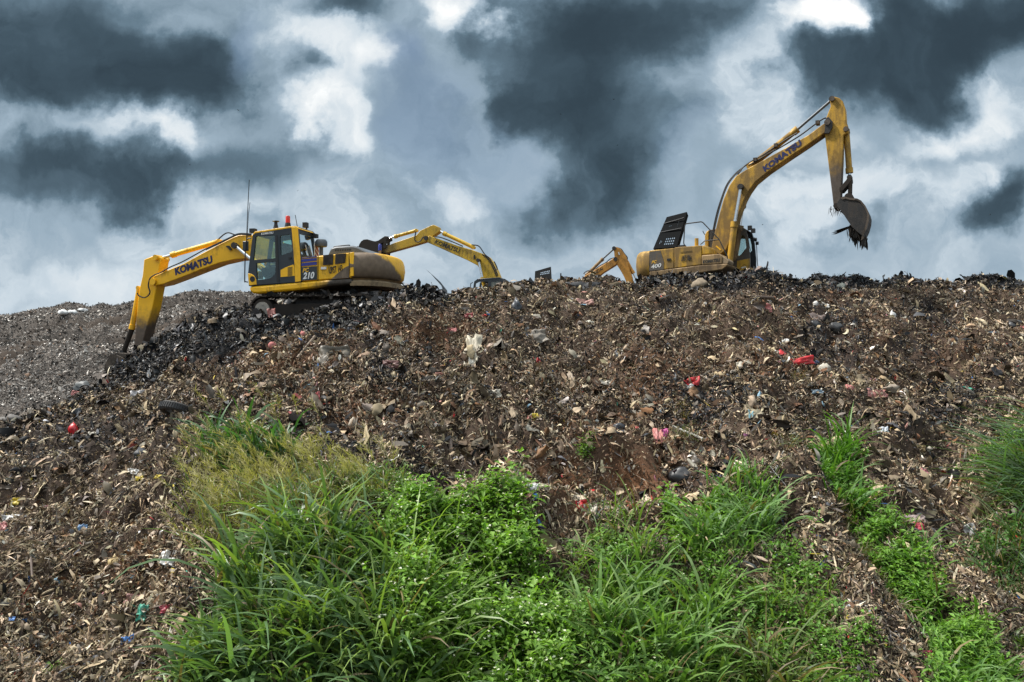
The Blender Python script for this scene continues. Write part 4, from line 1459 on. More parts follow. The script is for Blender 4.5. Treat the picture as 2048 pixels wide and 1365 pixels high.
# ------------------------------------------------------------------ the near left excavator
def excavator_left():
    m = Machine(-6.36, 23.29, E + .5, -.978, .208)
    t = empty('excavator', m.O, m.rz)
    tag(t, 'bright yellow excavator with mud-browned counterweight, its boom reaching down to the left', 'excavator', 'excavators working on the landfill')
    S = 1.4
    z2 = m.zoom(470, 400, 5.25, S); z2_3 = m.zoom3(470, 400, 5.25, S)
    z6 = m.zoom(490, 420, 7.582, S)
    # crawler tracks
    xf = m.P(500, 622, S)[0]
    undercarriage(m, t, xf - 4.0, xf, .42, .02)
    # lower skirt of the house
    sk = MB()
    sk.xz(z2([(145, 912), (240, 903), (630, 868), (880, 846), (1215, 822), (1240, 880), (1000, 900), (880, 921), (600, 952), (240, 985), (185, 985), (155, 960)]), S, -S)
    body = sk.build('body', M['yellow_skirt'], t, .07)
    # rear side panels
    top = z2([(690, 604), (865, 589), (1215, 552)]); bot = z2([(695, 858), (1215, 818)])
    hp = MB()
    hp.xz([bot[0], bot[1], top[2], top[1], top[0]], S - .015, -S + .015)
    house = hp.build('engine_house', M['yellow'], body, .03)
    # dark number panel with stripes
    d = MB(); d.xz(z2([(697, 708), (860, 697), (860, 838), (699, 850)]), S - .03, S + .004); pnl = d.build('number_panel', M['dark'], body)
    for q in ([(696, 665), (857, 650), (857, 682), (697, 697)], [(696, 626), (857, 611), (857, 637), (696, 654)], [(694, 609), (857, 592), (857, 600), (695, 617)]):
        b = MB(); b.xz(z2(q), S - .03, S + .005); b.build('stripe', M['blue'], body)
    nz = (0, 1, 0)
    p = z2_3([(712, 765), (782, 757)]); text_on('PC', p[0] + Vector((0, .006, 0)), p[1] + Vector((0, .006, 0)), .125, nz, M['letter_yellow'], body, bold=.03, slant=.3)
    p = z2_3([(715, 835), (838, 825)]); text_on('210', p[0] + Vector((0, .006, 0)), p[1] + Vector((0, .006, 0)), .20, nz, M['letter_white'], body, bold=.035, slant=.3)
    p = z2_3([(990, 777), (1133, 752)]); text_on('UPST 143', p[0], p[1], .20, nz, M['letter_dark'], body, bold=.018, thick=.006)
    for q in ([(928, 582), (1032, 571), (1028, 680), (926, 688)], [(1055, 572), (1166, 562), (1157, 662), (1053, 676)]):
        grille(body, m, z2(q)[::-1], S, 1, 9)
    b = MB(); b.xz(z2([(903, 706), (960, 704), (958, 730), (903, 732)]), S - .03, S + .012); b.build('latch', M['white'], body)
    for x in (868, 1195):   # panel seams
        b = MB(); yb = 846 if x < 1000 else 820; yt = 590 if x < 1000 else 556
        b.xz(z2([(x, yt), (x + 5, yt), (x + 5, yb), (x, yb)]), S - .03, S + .001); b.build('seam', M['black'], body)
    # mud sheet on the lower rear panel
    b = MB(); b.xz(z2([(1010, 834), (1080, 770), (1150, 715), (1196, 690), (1196, 819)]), S - .02, S + .003); b.build('mud_stain', M['dirty'], body)
    # counterweight and its lower lip
    xs = z2([(1205, 700)])[0][0]
    zt = z2([(1230, 549)])[0][1]; zb = z2([(1230, 818)])[0][1]; zs = z2([(1230, 885)])[0][1]
    md = paint('muddy_counterweight_paint', YEL, (.06, .045, .03), amt=.2, scale=1.8, rough=.45, mud=(0, .5, -1.0, -zt + .44, -zt + .60), mudcol=(.15, .108, .072))
    counterweight(t, xs, zb + .01, zt, S, .98, md)
    counterweight(t, xs, zs, zb - .012, S - .03, .95, M['tan'], 'counterweight_lip', top_in=.02)
    y1 = MB(); y1.xz(z2([(1203, 556), (1248, 549), (1246, 800), (1212, 806)]), S - .04, S + .012); y1.build('corner_strip', M['yellow'], body, .01)
    # hood, rail and breather on top
    zh = m.zoom(470, 400, 5.25, .75)
    h = MB(); h.xz(zh([(985, 590), (1018, 512), (1070, 494), (1245, 484), (1300, 496), (1390, 540), (1500, 592)]), .85, -1.0)
    hood = h.build('engine_hood', M['grey'], t, .05)
    zv = m.zoom(470, 400, 5.25, .86)
    for i in range(7):
        x = 1050 + i * 25
        b = MB(); b.xz(zv([(x, 522 - i), (x + 15, 521 - i), (x + 13, 538 - i), (x - 2, 539 - i)]), .84, .858); b.build('slot', M['black'], hood)
    z3 = m.zoom3(470, 400, 5.25, .7)
    b = MB(); b.pipe(curve_pts(z3([(1040, 505), (1050, 492), (1190, 476), (1205, 490)]), 4), .018); b.build('grab_rail', M['black'], hood)
    p = m.P3(470 + 905 / 5.25, 400 + 575 / 5.25, .5)
    b = MB(); b.lathe(p, [(.06, -.1), (.06, .22), (.17, .24), (.19, .30), (.185, .40), (.14, .46), (0, .48)], 18); b.build('air_cleaner', M['grey'], t)
    p = m.P3(470 + 1522 / 5.25, 400 + 600 / 5.25, -.2)
    b = MB(); b.lathe(p, [(.0, -.1), (.035, -.1), (.04, .2), (0, .2)], 10); st = b.build('filler_post', M['tan'], t)
    b = MB(); b.lathe(p, [(.0, .2), (.055, .2), (.055, .36), (.03, .41), (0, .41)], 10); b.build('blue_cap', M['blue'], st)
    p = m.P3(470 + 1597 / 5.25, 400 + 630 / 5.25, -.6)
    b = MB(); b.lathe(p, [(0, -.1), (.04, -.1), (.035, .18), (0, .18)], 8); b.build('stub_post', M['grey'], t)

    # ---- cab
    out = z2([(146, 906), (136, 782), (162, 560), (186, 372), (205, 345), (590, 284), (640, 283), (664, 305), (690, 604), (695, 858), (236, 892)])
    h1 = z2([(216, 392), (228, 384), (408, 374), (416, 382), (424, 614), (192, 634)])
    h2 = z2([(222, 668), (424, 646), (426, 752), (416, 786), (386, 815), (350, 830), (230, 842)])
    h3 = z2([(470, 384), (480, 374), (572, 362), (582, 370), (604, 530), (590, 548), (488, 586), (480, 578)])
    cab = empty('cab', (0, 0, 0)); cab.parent = t
    w = MB(); w.xz(out, S - .06, S + .002, [h1, h2, h3]); w.build('door_side', M['dark'], cab)
    far = MB()
    fo = z2([(160, 890), (162, 560), (200, 352), (650, 290), (690, 860)])
    far.xz(fo, .36, .42, [z2([(215, 400), (640, 340), (655, 600), (180, 650)])]); far.build('far_wall', M['dark'], cab)
    for hh, nm in ((h1, 'door_window'), (h2, 'lower_window'), (h3, 'side_window')):
        g = MB(); g.xz(hh, S - .035, S - .029); g.build(nm, M['glass'], cab)
    g = MB(); g.xz(z2([(215, 400), (640, 340), (655, 600), (180, 650)]), .385, .391); g.build('far_window', M['glass'], cab)
    # yellow roof edge, pillar, vent panel and front corner
    b = MB(); b.xz(z2([(183, 372), (200, 344), (212, 333), (590, 277), (640, 277), (668, 304), (640, 300), (596, 296), (215, 352), (196, 368)]), .38, S + .008); b.build('roof', M['yellow'], cab, .01)
    b = MB(); b.xz(z2([(594, 290), (640, 286), (662, 306), (688, 604), (692, 857), (632, 864), (622, 640), (602, 380)]), S - .05, S + .010); b.build('pillar', M['yellow'], cab, .01)
    b = MB(); b.xz(z2([(480, 738), (528, 712), (612, 680), (620, 690), (628, 798), (480, 812)]), S - .05, S + .009); vp = b.build('vent_panel', M['yellow'], cab)
    for i in range(9):
        y = 708 + i * 10.5
        b = MB(); b.xz(z2([(555, y + 3), (604, y - 3), (604, y + 2), (555, y + 8)]), S, S + .014); b.build('louvre', M['black'], vp)
    b = MB(); b.xz(z2([(137, 775), (170, 778), (200, 795), (222, 835), (230, 890), (150, 900)]), S - .05, S + .012); fc = b.build('front_corner', M['yellow'], cab, .01)
    c = m.P3(470 + 184 / 5.25, 400 + 832 / 5.25, S + .01)
    b = MB(); b.lathe(c, [(0, 0), (.085, 0), (.085, .012), (0, .012)], 18, (0, 1, 0)); b.build('round_hole', M['black'], fc)
    p = z2_3([(278, 371), (404, 356)]); text_on('KOMATSU', p[0] + Vector((0, .004, 0)), p[1] + Vector((0, .004, 0)), .065, nz, M['letter_white'], cab, bold=.03)
    b = MB(); b.xz(z2([(430, 372), (446, 370), (466, 860), (440, 864)]), S - .03, S + .012); b.build('door_post', M['black'], cab)
    b = MB(); b.xz(z2([(565, 606), (592, 602), (594, 620), (568, 624)]), S, S + .03); b.build('door_handle', M['black'], cab)
    # rear, front and floor of the cab
    xr = out[8][0]; xr_t = z2([(652, 300)])[0][0]; zc0 = out[9][1]; zc1 = z2([(650, 300)])[0][1]
    zm = out[8][1]
    rear = MB()
    for (ya, yb) in ((S - .05, S), (.36, .44)):
        rear.xz([(xr_t, zc1), (xr_t + .07, zc1), (xr + .07, zm), (xr, zm)], ya, yb)
    rear.solid([(.36, 0), (S, 0), (S, .12), (.36, .12)], (xr, 0, zm - .02), (0, 1, 0), (0, 0, 1), (1, 0, 0), .06)
    rear.solid([(.36, 0), (S, 0), (S, .14), (.36, .14)], (xr_t, 0, zc1 - .13), (0, 1, 0), (0, 0, 1), (1, 0, 0), .06)
    rear.solid([(.36, 0), (S, 0), (S, zm - zc0), (.36, zm - zc0)], (xr, 0, zc0), (0, 1, 0), (0, 0, 1), (1, 0, 0), .05)
    rear.build('rear_frame', M['dark'], cab)
    g = MB(); g.add([(xr + .03, S - .05, zm), (xr + .03, .44, zm), (xr_t + .03, .44, zc1 - .1), (xr_t + .03, S - .05, zc1 - .1)], [(0, 1, 2, 3)]); g.build('rear_window', M['glass'], cab)
    zr = m.zoom(470, 400, 5.25, .45)
    hz = MB(); y_h = .46
    q = [Vector((xr - .05, y, z)) for y, z in ((.62, zm - .02), (.40, zm - .02), (.40, zm + .52), (.62, zm + .52))]
    hz.solid([(0, 0), (.26, 0), (.26, .55), (0, .55)], (xr - .06, .36, zm - .02), (0, 1, 0), (0, 0, 1), (1, 0, 0), .03)
    hw = hz.build('warning_board', M['white'], t)
    for i in range(4):
        sb = MB(); z0 = -.02 + i * .15
        sb.solid([(0, z0), (.26, z0 + .16), (.26, min(.55, z0 + .235)), (0, min(.55, z0 + .075))], (xr - .063, .36, zm - .02), (0, 1, 0), (0, 0, 1), (-1, 0, 0), .004)
        sb.build('red_stripe', M['redstripe'], hw)
    fl = MB(); fl.xz(z2([(150, 892), (690, 850), (690, 866), (150, 908)]), .38, S - .03); fl.build('floor', M['black'], cab)
    fx = z2([(150, 700), (190, 360)])
    for (ya, yb) in ((S - .05, S), (.36, .44)):
        fr = MB()
        fr.xz([out[0], out[1], out[2], out[3], (out[3][0] - .07, out[3][1]), (out[2][0] - .07, out[2][1]), (out[0][0] - .07, out[0][1])], ya, yb)
        fr.build('front_pillar', M['dark'], cab)
    g = MB(); g.add([(out[2][0] - .03, S - .05, out[2][1]), (out[2][0] - .03, .44, out[2][1]), (out[3][0] - .03, .44, out[3][1]), (out[3][0] - .03, S - .05, out[3][1])], [(0, 1, 2, 3)]); g.build('windscreen', M['glass2'], cab)
    # seat and console seen through the glass
    zs_ = m.zoom(490, 420, 7.582, .95)
    b = MB(); b.xz(zs_([(540, 690), (570, 600), (585, 560), (560, 545), (590, 525), (640, 512), (680, 540), (698, 610), (690, 700), (640, 800), (560, 800), (420, 820), (420, 780), (520, 760)]), .70, 1.12)
    b.build('seat', M['seat'], cab, .05)
    b = MB(); b.xz(zs_([(380, 400), (450, 400), (455, 735), (400, 740), (365, 620), (375, 500)]), .44, .52); b.build('rear_post', M['black'], cab)
    b = MB(); b.xz(zs_([(300, 900), (440, 860), (440, 1000), (330, 1030)]), .6, 1.2); b.build('console', M['seat'], cab, .03)
    b = MB(); b.xz(zs_([(190, 940), (265, 935), (268, 1050), (195, 1055)]), .9, 1.15); b.build('tool_box', M['yellow'], cab, .02)
    b = MB(); b.pipe(curve_pts(m.zoom3(490, 420, 7.582, .95)([(300, 1030), (310, 960), (290, 900), (250, 860)]), 4), .02); b.build('control_lever', M['black'], cab)
    # things on the roof
    zt3 = m.zoom3(490, 420, 7.582, 1.0)
    p = zt3([(468, 285)])[0]; b = MB(); b.lathe(p, [(0, -.1), (.09, -.1), (.085, 0), (.05, .14), (.05, .20), (.11, .215), (.10, .235), (0, .24)], 14); b.build('roof_vent', M['black'], cab)
    p = zt3([(650, 275)])[0]; b = MB(); b.lathe(p, [(0, -.08), (.10, -.08), (.10, .02), (.075, .15), (0, .15)], 14); bb = b.build('beacon', M['black'], cab)
    b = MB(); b.lathe(p, [(0, .15), (.07, .15), (.068, .34), (.05, .37), (0, .37)], 14); b.build('beacon_lens', M['red'], bb)
    pp = zt3([(795, 268), (762, 80)]); b = MB(); b.pipe([pp[0], pp[1]], .01, 5); b.build('antenna', M['black'], cab)
    zq = m.zoom3(490, 420, 7.582, .7)
    pp = zq([(935, 330), (932, 270), (915, 255), (918, 205), (940, 205)])
    b = MB(); b.pipe(pp[:3], .03, 6); b.box(pp[3].x - .07, pp[3].x + .07, .63, .77, pp[3].z - .14, pp[3].z + .02); b.build('camera_head', M['black'], cab)
    pp = m.zoom3(490, 420, 7.582, .42)([(1010, 340), (1060, 380), (1075, 400)])
    b = MB(); b.pipe(pp, .04, 6); b.box(pp[2].x - .06, pp[2].x + .06, .36, .5, pp[2].z - .06, pp[2].z + .06); b.build('work_lamp', M['black'], cab)
    pp = zt3([(130, 340), (125, 318)]); b = MB(); b.tube(pp[0], pp[1], .03, n=8); b.box(pp[1].x - .09, pp[1].x + .09, .92, 1.08, pp[1].z - .07, pp[1].z + .06); b.build('work_lamp', M['black'], cab)
    rt = MB(); rt.xz([(xr_t + .0, zc1 + .01), (xr_t + .75, z2([(560, 296)])[0][1]), (xr_t + .75, z2([(560, 290)])[0][1]), (xr_t, zc1 + .05)], .36, S - .1); rt.build('roof_hatch', M['dark'], cab)
    # mirror bar and whip aerials in front of the cab
    zf3 = m.zoom3(470, 400, 5.25, 1.3)
    b = MB(); b.pipe(curve_pts(zf3([(135, 865), (108, 858), (102, 840), (108, 560), (122, 430), (140, 408), (168, 406)]), 5), .018); b.build('mirror_bar', M['black'], t)
    b = MB(); p = zf3([(100, 480)])[0]; b.xz([(p.x - .10, p.z - .16), (p.x + .09, p.z - .16), (p.x + .09, p.z + .14), (p.x - .10, p.z + .14)], 1.22, 1.27); b.build('mirror', M['dark'], t, .02)
    for pts, r in (([(493, 482), (495, 430), (498.5, 360)], .012), ([(494, 482), (497, 430), (500, 405)], .008)):
        b = MB(); b.pipe([m.P3(x, y, .7) for x, y in pts], r, 5); b.build('antenna', M['black'], t)

    # ---- boom, stick, cylinders
    ZB = (220, 340, 3.4133)
    by0, by1 = .16, -.40
    zb_ = m.zoom(*ZB, by0); zb3 = m.zoom3(*ZB, by0)
    upper = zb_([(345, 705), (500, 640), (640, 563), (760, 500), (845, 458), (880, 445), (965, 443), (1010, 452)])
    lower = zb_([(960, 602), (850, 612), (740, 637), (620, 682), (480, 737), (365, 780), (300, 793), (284, 760), (300, 724)])
    foot = [(.75, 1.95), (.28, 1.2), (.12, 1.0), (-.12, 1.05), (-.14, 1.35), (.12, 2.0)]
    foot_x = upper[-1][0]
    poly = upper + [(foot_x - .55, upper[-1][1] - .12), (.42, 2.25)] + [(.02, 1.6), (-.14, 1.25), (0, 1.0), (.2, 1.0), (.45, 1.4), (.85, 1.72)] + lower
    b = MB(); b.xz(poly, by0, by1); boom = b.build('boom', M['yellow_boom'], t, .025)
    pt = zb3([(448, 722), (708, 634)]); text_on('KOMATSU', pt[0] + Vector((0, .003, 0)), pt[1] + Vector((0, .003, 0)), .255, nz, M['letter_blue'], boom, bold=.05, slant=.12)
    yc = -.12
    zc_ = m.zoom(*ZB, .10); zc3 = m.zoom3(*ZB, yc)
    st = zc_([(232, 612), (292, 588), (335, 590), (348, 604), (340, 640), (332, 690), (318, 790), (290, 940), (245, 1095), (205, 1258), (160, 1258), (172, 1110), (190, 880), (206, 790), (222, 720)])
    muds = paint('muddy_stick_paint', YEL, (.06, .045, .03), amt=.10, scale=1.3, chips=.12, mud=(0, -.55, -1.0, -.80, .05), mudcol=(.085, .06, .042))
    b = MB(); b.xz(st, .10, -.34); b.build('stick', muds, t, .025)
    pin(t, zb_([(300, 765)])[0], .24, -.48, .11, M['yellow'])
    pin(t, zc_([(320, 600)])[0], .2, -.44, .09, M['yellow'])
    pin(t, zb_([(855, 518)])[0], .26, -.5, .10, M['steel'])
    pts = zc3([(745, 490), (425, 582), (335, 606)]); cylinder_unit(t, 'arm_cylinder', pts[0], pts[1], pts[2], .085, .05, M['yellow'])
    ys = m.zoom3(*ZB, .30)
    pts = ys([(1150, 760), (975, 620), (858, 522)]); cylinder_unit(t, 'boom_cylinder', pts[0], pts[1], pts[2], .09, .055, M['yellow'])
    ys = m.zoom3(*ZB, -.55)
    a = Vector((pts[0].x, -.55, pts[0].z)); bq = Vector((pts[1].x, -.55, pts[1].z)); cq = Vector((pts[2].x, -.55, pts[2].z)); cylinder_unit(t, 'boom_cylinder', a, bq, cq, .09, .055, M['yellow'])
    pts = zc3([(200, 812), (150, 1085), (92, 1245)])
    cylinder_unit(t, 'bucket_cylinder', pts[0], pts[1], pts[2], .085, .075, paint('bucket_ram_paint', YEL, amt=.2, scale=2, mud=(0, 0, -1, .0, .5), mudcol=(.10, .07, .04)))
    b = MB(); b.tube(pts[1], pts[2], .09, .08, n=10); b.build('ram_mud', M['mud'], t)
    lk = m.zoom(*ZB, 0)
    [MB().xz(lk([(55, 1248), (160, 1252), (165, 1285), (62, 1278)]), q0, q0 - .08).build('link', M['brown_steel'], t, .01) for q0 in (.18, -.35)]
    bk = lk([(70, 1260), (110, 1262), (170, 1290), (215, 1275), (240, 1400), (160, 1520), (60, 1500), (20, 1420), (35, 1330)])
    bucket(t, bk, 4, 9, .42, -.66, (bk[4], (bk[4][0] - .2, bk[4][1] - .25)), M['brown_steel'])
    hs = m.zoom3(*ZB, .2)
    hoses(boom, [hs([(965, 438), (880, 436), (820, 462), (730, 505), (640, 548), (500, 625), (410, 665), (345, 702), (310, 715)]),
                 hs([(310, 715), (275, 740), (262, 790), (272, 840), (240, 872), (200, 862), (186, 842)]),
                 hs([(850, 443), (810, 430), (780, 440), (742, 472)]),
                 hs([(965, 446), (880, 443), (830, 462), (760, 497), (655, 545)])])
    b = MB(); c = hs([(790, 520), (812, 518), (832, 545), (820, 550)]); b.xz([(q.x, q.z) for q in c], by0, by0 + .06); b.build('boom_lamp', M['black'], boom)
    return m, t


# ------------------------------------------------------------------ the near right excavator
def excavator_right():
    m = Machine(7.15, 27.81, E + 1.5, .866, -.5)
    t = empty('excavator', m.O, m.rz)
    tag(t, 'weathered ochre excavator with open engine hood, holding its bucket high against the clouds', 'excavator', 'excavators working on the landfill')
    S = -1.4
    k4 = (1270, 380, 7.185)
    z4 = m.zoom(*k4, S); z43 = m.zoom3(*k4, S)
    nz = (0, -1, 0)
    zsk = z4([(700, 1200)])[0][1]
    undercarriage(m, t, -2.0, 2.0, .42, zsk - 1.12)
    sk = MB(); sk.xz(z4([(205, 1172), (560, 1130), (950, 1082), (1270, 1063), (1330, 1062), (1330, 1090), (1255, 1150), (900, 1200), (480, 1222), (205, 1240)]), S, -S)
    body = sk.build('body', M['old_dark'], t, .04)
    # side panels
    hp = MB(); hp.xz(z4([(203, 1170), (203, 872), (560, 837), (560, 1129)]), S + .01, -S - .01); hp.build('rear_panel', M['old'], body, .03)
    hp = MB(); hp.xz(z4([(562, 1127), (562, 830), (640, 820), (955, 797), (955, 1079)]), S + .01, -S - .3); hp.build('side_door', M['old'], body, .03)
    hp = MB(); hp.xz(z4([(957, 940), (957, 797), (1000, 795), (1040, 810), (1070, 850), (1085, 905), (1085, 930)]), S + .02, -.35); hp.build('fuel_tank', M['old'], body, .05)
    hp = MB(); hp.xz(z4([(957, 1080), (957, 942), (1220, 920), (1250, 950), (1250, 1064)]), S, -.45); hp.build('tool_box', paint('brown_dusty_paint', (.33, .21, .09), (.12, .08, .05), amt=.4, scale=1.5, rough=.6), body, .03)
    hp = MB(); hp.xz(z4([(1252, 948), (1325, 995), (1345, 1020), (1330, 1063), (1252, 1063)]), S + .03, -.6); hp.build('step', M['tan'], body, .02)
    d = MB(); d.xz(z4([(206, 893), (365, 874), (392, 960), (415, 1040), (410, 1145), (206, 1165)]), S - .003, S + .03); d.build('number_panel', paint('scuffed_dark_panel', (.075, .065, .055), (.14, .10, .06), amt=.45, scale=2.5, rough=.6, chips=.15, chipcol=(.3, .26, .2)), body)
    o3 = Vector((0, -.004, 0))
    p = z43([(240, 1062), (314, 1055)]); text_on('PC', p[0] + o3, p[1] + o3, .11, nz, M['letter_yellow'], body, bold=.03, slant=.3)
    p = z43([(235, 1138), (382, 1110)]); text_on('400', p[0] + o3, p[1] + o3, .15, nz, M['white'], body, bold=.02, slant=.2)
    p = z43([(665, 1030), (806, 1012)]); text_on('UPST 086', p[0] + o3, p[1] + o3, .21, nz, M['letter_dark'], body, bold=.018)
    for dy in (0, 16):
        b = MB(); b.xz(z4([(655, 912 - dy), (820, 893 - dy), (820, 895 - dy), (655, 914 - dy)]), S + .01, S + .004); b.build('thin_stripe', M['letter_dark'], body)
    p = z43([(975, 1060), (1220, 1030)]); text_on('KOMATSU', p[0] + o3, p[1] + o3, .12, nz, M['letter_dark'], body, bold=.04, slant=.12)
    b = MB(); b.xz(z4([(460, 990), (515, 985), (515, 1015), (460, 1020)]), S - .012, S + .02); b.build('latch', M['black'], body)
    xs = z4([(203, 1000)])[0][0]; zt = z4([(203, 874)])[0][1]; zb = z4([(203, 1240)])[0][1]
    counterweight(t, xs, zb, zt, 1.4, .75, M['old'], power=3.0)
    # open hood
    Ap = m.P3(1270 + 262 / 7.185, 380 + 845 / 7.185, -1.25); Bp = m.P3(1270 + 598 / 7.185, 380 + 825 / 7.185, -1.25)
    Cp = m.P3(1270 + 735 / 7.185, 380 + 290 / 7.185, -.45); Dp = m.P3(1270 + 455 / 7.185, 380 + 392 / 7.185, -.45)
    sl = [(.40 + i * .085, .46 + i * .085, .17, .225) for i in range(5)] + [(.40 + i * .085, .46 + i * .085, .245, .30) for i in range(5)] + [(.40 + i * .085, .46 + i * .085, .095, .15) for i in range(5)]
    sl += [(.14, .20, .13, .26), (.22, .25, .17, .24)] + [(.30 + i * .06, .34 + i * .06, .66, .69) for i in range(3)] + [(.70, .73, .62 + .04 * i, .645 + .04 * i) for i in range(4)]
    hd = slab_with_slots(t, 'engine_hood', Ap, Bp, Cp, Dp, .2, sl, M['hood'], inward=-1)
    # ribs on the hood
    for v in (.5, .78):
        a = Ap.lerp(Dp, v); c = Bp.lerp(Cp, v); b = MB(); b.pipe([a, c], .025, 6); b.build('rib', M['black'], hd)
    # rails
    r3 = m.zoom3(*k4, -1.2)
    b = MB(); b.pipe(r3([(735, 815), (705, 785), (700, 760), (715, 505), (740, 487), (950, 460), (975, 470), (1210, 715), (1240, 780), (1328, 955), (1328, 1030), (1310, 1052), (1270, 1060)]), .022); b.pipe(r3([(940, 785), (960, 772), (1000, 735), (1210, 718)]), .02); b.build('handrail', M['steel'], t)
    p = m.P3(1270 + 885 / 7.185, 380 + 800 / 7.185, -.8); b = MB(); b.lathe(p, [(0, -.1), (.07, -.1), (.07, .26), (0, .27)], 12); b.build('exhaust', M['old'], t)
    b = MB(); b.pipe(r3([(1005, 645), (990, 625), (975, 592)]), .015, 5); b.build('mirror_stub', M['black'], t)
    b = MB(); p = r3([(660, 818)])[0]; b.box(p.x - .12, p.x + .12, -1.2, -1.0, p.z - .02, p.z + .06); b.build('hinge', M['steel'], t)
    # cab on the far side
    k7 = (1400, 440, 11.377)
    z7 = m.zoom(*k7, .36); z73 = m.zoom3(*k7, .36)
    cab = empty('cab', (0, 0, 0)); cab.parent = t
    co = z7([(112, 1180), (112, 345), (150, 268), (220, 228), (520, 190), (960, 165), (1035, 210), (1075, 330), (1100, 470), (1138, 830), (1142, 1125), (840, 1170)])
    hole = z7([(560, 380), (700, 365), (1005, 350), (1040, 500), (1052, 640), (1010, 690), (930, 790), (865, 835), (640, 850), (560, 800)])
    w = MB(); w.xz(co, .36, .42, [hole]); w.build('side_wall', paint('dark_cab_frame_paint', (.05, .042, .032), (.11, .08, .05), amt=.4, scale=2.5), cab)
    g = MB(); g.xz(hole, .385, .391); g.build('side_window', M['glass2'], cab)
    b = MB(); b.xz(z7([(845, 935), (1138, 880), (1142, 1125), (840, 1168)]), .34, .42); b.build('lower_panel', M['old'], cab, .01)
    b = MB(); b.xz(z7([(112, 1100), (112, 345), (150, 268), (200, 236), (195, 600), (200, 1100)]), .33, 1.36); b.build('rear_panel', M['old'], cab, .03)
    w = MB(); w.xz(co, 1.34, 1.4, [hole]); w.build('door_side', M['dark'], cab)
    g = MB(); g.xz(hole, 1.365, 1.371); g.build('door_window', M['glass2'], cab)
    b = MB(); b.xz(z7([(150, 268), (220, 228), (520, 190), (960, 165), (1035, 208), (1000, 212), (930, 190), (520, 215), (230, 250), (180, 285)]), .35, 1.42); b.build('roof', M['old_dark'], cab, .02)
    b = MB(); b.xz(z7([(112, 1120), (1142, 1080), (1142, 1130), (112, 1180)]), .38, 1.38); b.build('floor', M['old'], cab)
    b = MB(); b.xz(z7([(1050, 215), (1090, 330), (1115, 470), (1150, 830), (1152, 1120), (1128, 1120), (1124, 830), (1085, 470), (1060, 330), (1030, 225)]), 1.30, 1.41); b.build('front_pillar', M['dark'], cab)
    b = MB(); b.pipe([m.P3(1400 + x / 11.377, 440 + y / 11.377, 1.42) for x, y in ((1215, 420), (1240, 405), (1262, 450), (1290, 640), (1305, 960), (1325, 1130), (1310, 1160))], .015, 5); b.build('mirror_bar', M['black'], cab)
    for x, y in ((1260, 450), (1300, 535), (1222, 910)):
        p = m.P3(1400 + x / 11.377, 440 + y / 11.377, 1.42); b = MB(); b.lathe(p - Vector((.05, 0, 0)), [(0, 0), (.07, 0), (.07, .1), (0, .1)], 10, (1, 0, 0)); b.build('lamp', M['black'], cab)
    for x, y in ((1135, 185), (1210, 250)):
        p = m.P3(1400 + x / 11.377, 440 + y / 11.377, .9); b = MB(); b.box(p.x - .07, p.x + .07, .82, .98, p.z - .08, p.z + .08); b.tube(p, p + Vector((-.12, 0, -.16)), .02, n=6); b.build('work_lamp', M['black'], cab)
    b = MB(); b.pipe(z73([(1095, 420), (1125, 600), (1160, 730), (1140, 755), (1128, 750)]), .012, 5); b.build('wiper', M['black'], cab)
    b = MB(); b.xz(z7([(930, 1105), (960, 1080), (1045, 1062), (1045, 1088), (960, 1105)]), .335, .345); b.build('sticker', M['white'], cab)
    zs_ = m.zoom(*k7, .8)
    b = MB(); b.xz(zs_([(600, 900), (620, 600), (680, 560), (740, 600), (760, 800), (900, 820), (900, 900)]), .65, 1.1); b.build('seat', M['seat'], cab, .04)

    # ---- boom and stick
    k5 = (1400, 170, 3.5)
    yn, yf = -.29, .29
    z5 = m.zoom(*k5, yn); z53 = m.zoom3(*k5, yn)
    boomp = z5([(78, 1160), (92, 1080), (130, 925), (165, 800), (205, 705), (250, 640), (330, 588), (460, 518), (620, 430), (760, 350), (860, 275), (905, 248), (922, 262), (918, 300), (872, 336), (760, 415), (640, 495), (480, 605), (385, 682), (340, 745), (310, 800), (278, 880), (250, 965), (210, 1090), (185, 1150), (140, 1190)])
    b = MB(); b.xz(boomp, yn, yf); boom = b.build('boom', M['old'], t, .025)
    p = z53([(455, 612), (722, 415)]); text_on('KOMATSU', p[0] + o3, p[1] + o3, .22, nz, M['letter_blue'], boom, bold=.05, slant=.12)
    zs5 = m.zoom(*k5, -.22)
    stickp = zs5([(908, 110), (918, 90), (940, 82), (975, 92), (1000, 115), (1016, 160), (1022, 250), (1040, 305), (1036, 335), (1005, 352), (1000, 480), (990, 700), (986, 830), (965, 872), (940, 870), (934, 840), (925, 760), (905, 600), (880, 400), (872, 340), (876, 250), (895, 200), (915, 150)])
    muds = paint('muddy_old_stick_paint', YOLD, (.12, .075, .03), amt=.4, scale=1.5, rough=.5, mud=(0, 0, -1.0, -5.05, -4.1), mudcol=(.075, .058, .045))
    b = MB(); b.xz(stickp, -.22, .22); b.build('stick', muds, t, .02)
    b = MB(); b.xz(zs5([(872, 345), (882, 240), (900, 228), (930, 260), (930, 300), (905, 345)]), -.31, -.24); b.build('clevis', M['steel'], boom, .01)
    pin(t, zs5([(893, 268)])[0], -.36, .36, .10, M['brown_steel'])
    pin(t, zs5([(926, 100)])[0], -.30, .30, .085, M['brown_steel'])
    pin(t, zs5([(1022, 312)])[0], -.30, .30, .085, M['brown_steel'])
    pin(t, zs5([(955, 850)])[0], -.36, .36, .09, M['mud'])
    pin(t, z5([(287, 718)])[0], -.36, .36, .12, M['brown_steel'])
    c3 = m.zoom3(*k5, 0)
    pts = c3([(352, 572), (682, 312), (924, 104)]); cylinder_unit(t, 'arm_cylinder', pts[0], pts[1], pts[2], .11, .05, M['old'], rod='dull_rod')
